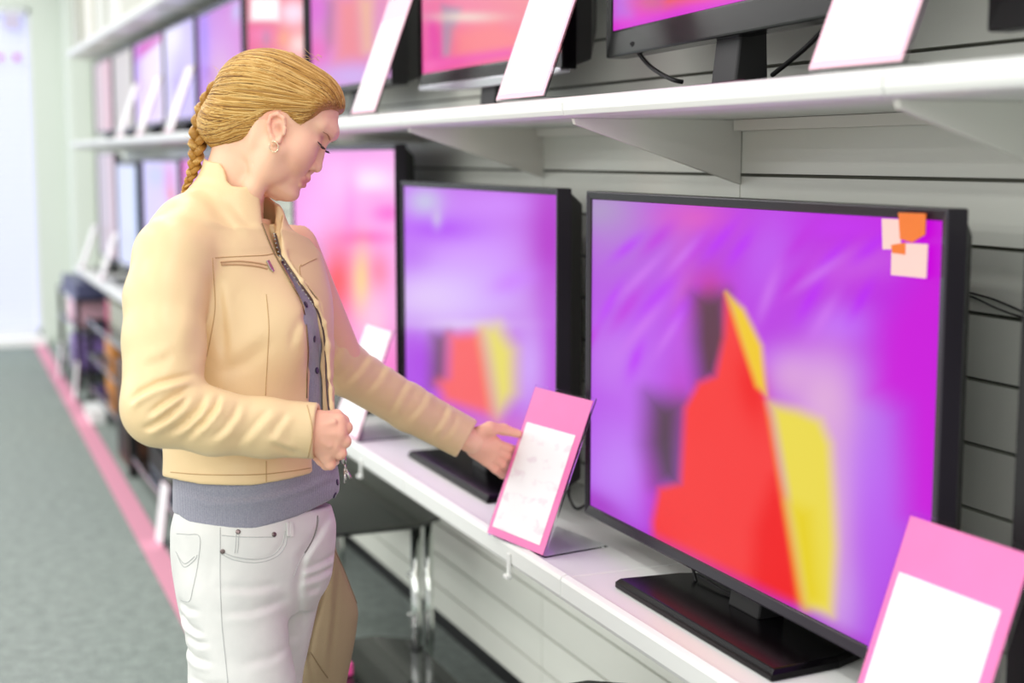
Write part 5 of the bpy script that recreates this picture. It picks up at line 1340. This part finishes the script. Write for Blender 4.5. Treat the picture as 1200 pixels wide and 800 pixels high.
# braid: three strands woven over one another
BP = spl([(271, 84, 0), (255, 99, 0), (244, 117, 0), (237, 135, 0), (233, 154, 0), (231, 172, 0), (229, 188, 0), (226, 200, 0), (221, 212, 0), (214, 226, 0)], 16)
BP = np.array(BP)[:, :2]; nB = len(BP); wid = np.interp(np.linspace(0, 1, nB), [0, .25, .5, .62, .8, .96, 1], [6, 10, 11, 9, 6.5, 3.4, 2.0]) * UH
arc = np.concatenate([[0], np.cumsum(np.hypot(*np.diff(BP, axis=0).T))])
phs = np.cumsum(np.concatenate([[0], np.diff(arc) / np.interp(np.linspace(0, 1, nB)[1:], [0, .5, 1], [44, 40, 24])])) * 2 * PI
for k in range(3):
    pts, rs = [], []
    for i in range(nB):
        t = BP[min(i + 1, nB - 1)] - BP[max(i - 1, 0)]; t = t / np.linalg.norm(t); nrm = np.array([-t[1], t[0]])
        if nrm[0] > 0: nrm = -nrm
        th = phs[i] + k * 2 * PI / 3
        c = PX(*BP[i], DH - .004); w_ = wid[i]
        p = c + np.array([nrm[0], nrm[1], 0]) * (w_ * .55 * math.sin(th)) + np.array([0, 0, 1]) * (w_ * .62 * math.sin(2 * th)) + np.array([0, 0, -1]) * .012 * (1 - i / nB) * 0
        pts.append(p); rs.append(w_ * .46)
    cam_tube('braid', [pts], rs, MT['hair_mid'], hair, 12)
    # fine hairs lying on each strand
    sub = []
    for j in range(16):
        a0 = 2 * PI * j / 16
        sub.append([p + rs[i] * 1.0 * np.array([math.cos(a0 + phs[i] * .6), 0.2 * math.sin(a0), math.sin(a0 + phs[i] * .6)]) for i, p in enumerate(pts)])
    cam_tube('braid_strands', sub, [.0007] * 4 + [.0004], MT[['hair_light', 'hair_gold', 'hair_gold'][k]], hair, 4)

# ---- cloth bag behind her legs ----------------------------------------------------
BD = 2.60
bag = thing('cloth_bag', c2w(PX(385, 760, BD)), 0, 'khaki cloth bag hanging beside the white jeans', 'bag')
b_loc = np.array(bag.location)
Q_ = Sculpt(np.array([PX(330, 0, 2.8)[0], PX(0, 610, 2.6)[1], 2.46]), np.array([PX(440, 0, 2.6)[0], PX(0, 900, 2.6)[1], 2.74]), .003)
def bag_rows():
    out = []
    for (py, x0, x1, b) in ((628, 384, 391, .010), (645, 380, 394, .016), (665, 374, 401, .022), (690, 366, 411, .030), (712, 360, 419, .036), (735, 355, 418, .042), (765, 349, 413, .048), (800, 342, 406, .050), (835, 338, 400, .044), (860, 342, 396, .026)):
        p = PX((x0 + x1) / 2, py, BD); out.append((p[1], p[0], p[2], (x1 - x0) / 2 * BD / F_PX, b))
    return out
Q_.stack(bag_rows(), np.array([1., 0]), np.array([0, 1.]), .01, p=2.0)
for pts, am in ([(390, 640), (402, 668), (414, 698), (421, 712)], .004), ([(386, 650), (378, 700), (366, 745), (362, 770), (370, 800)], .004), ([(395, 660), (392, 720), (386, 790)], .003), ([(362, 765), (372, 782), (388, 796)], .002):
    Q_.fold(pts, 2.56, am, .0035, 2.66); Q_.fold([(x - 5, y) for x, y in pts], 2.56, -am * .6, .005, 2.66)
QV, QQ = Q_.mesh(); QV = relax(QV, QQ, 2, .45)
old = np.array(PERSON.location)
PLOC = PERSON.location.copy(); PERSON.location = bag.location
MT['khaki'] = mat('khaki_canvas', (156, 139, 108), .85, bump=(500, .25), var=(16, .07))
raw_mesh('bag_body', QV, QQ, MT['khaki'], bag)
QB = bvh_of(QV, QQ)
cam_tubes('bag_seam', [on_surface_line(QB, s_, .0006) for s_ in ([(391, 642), (403, 668), (413, 694), (420, 712)], [(364, 764), (374, 780), (384, 794)])], .0011, mat('khaki_seam', (128, 110, 80), .8), bag)
cam_tube('strap', [spl([PX(388, 634, BD), PX(372, 600, BD - .01), PX(345, 540, BD - .02), PX(325, 440, 2.58), PX(318, 340, 2.59), PX(318, 285, 2.53), PX(312, 266, 2.47)], 8)], .006, MT['khaki'], bag)
PERSON.location = PLOC
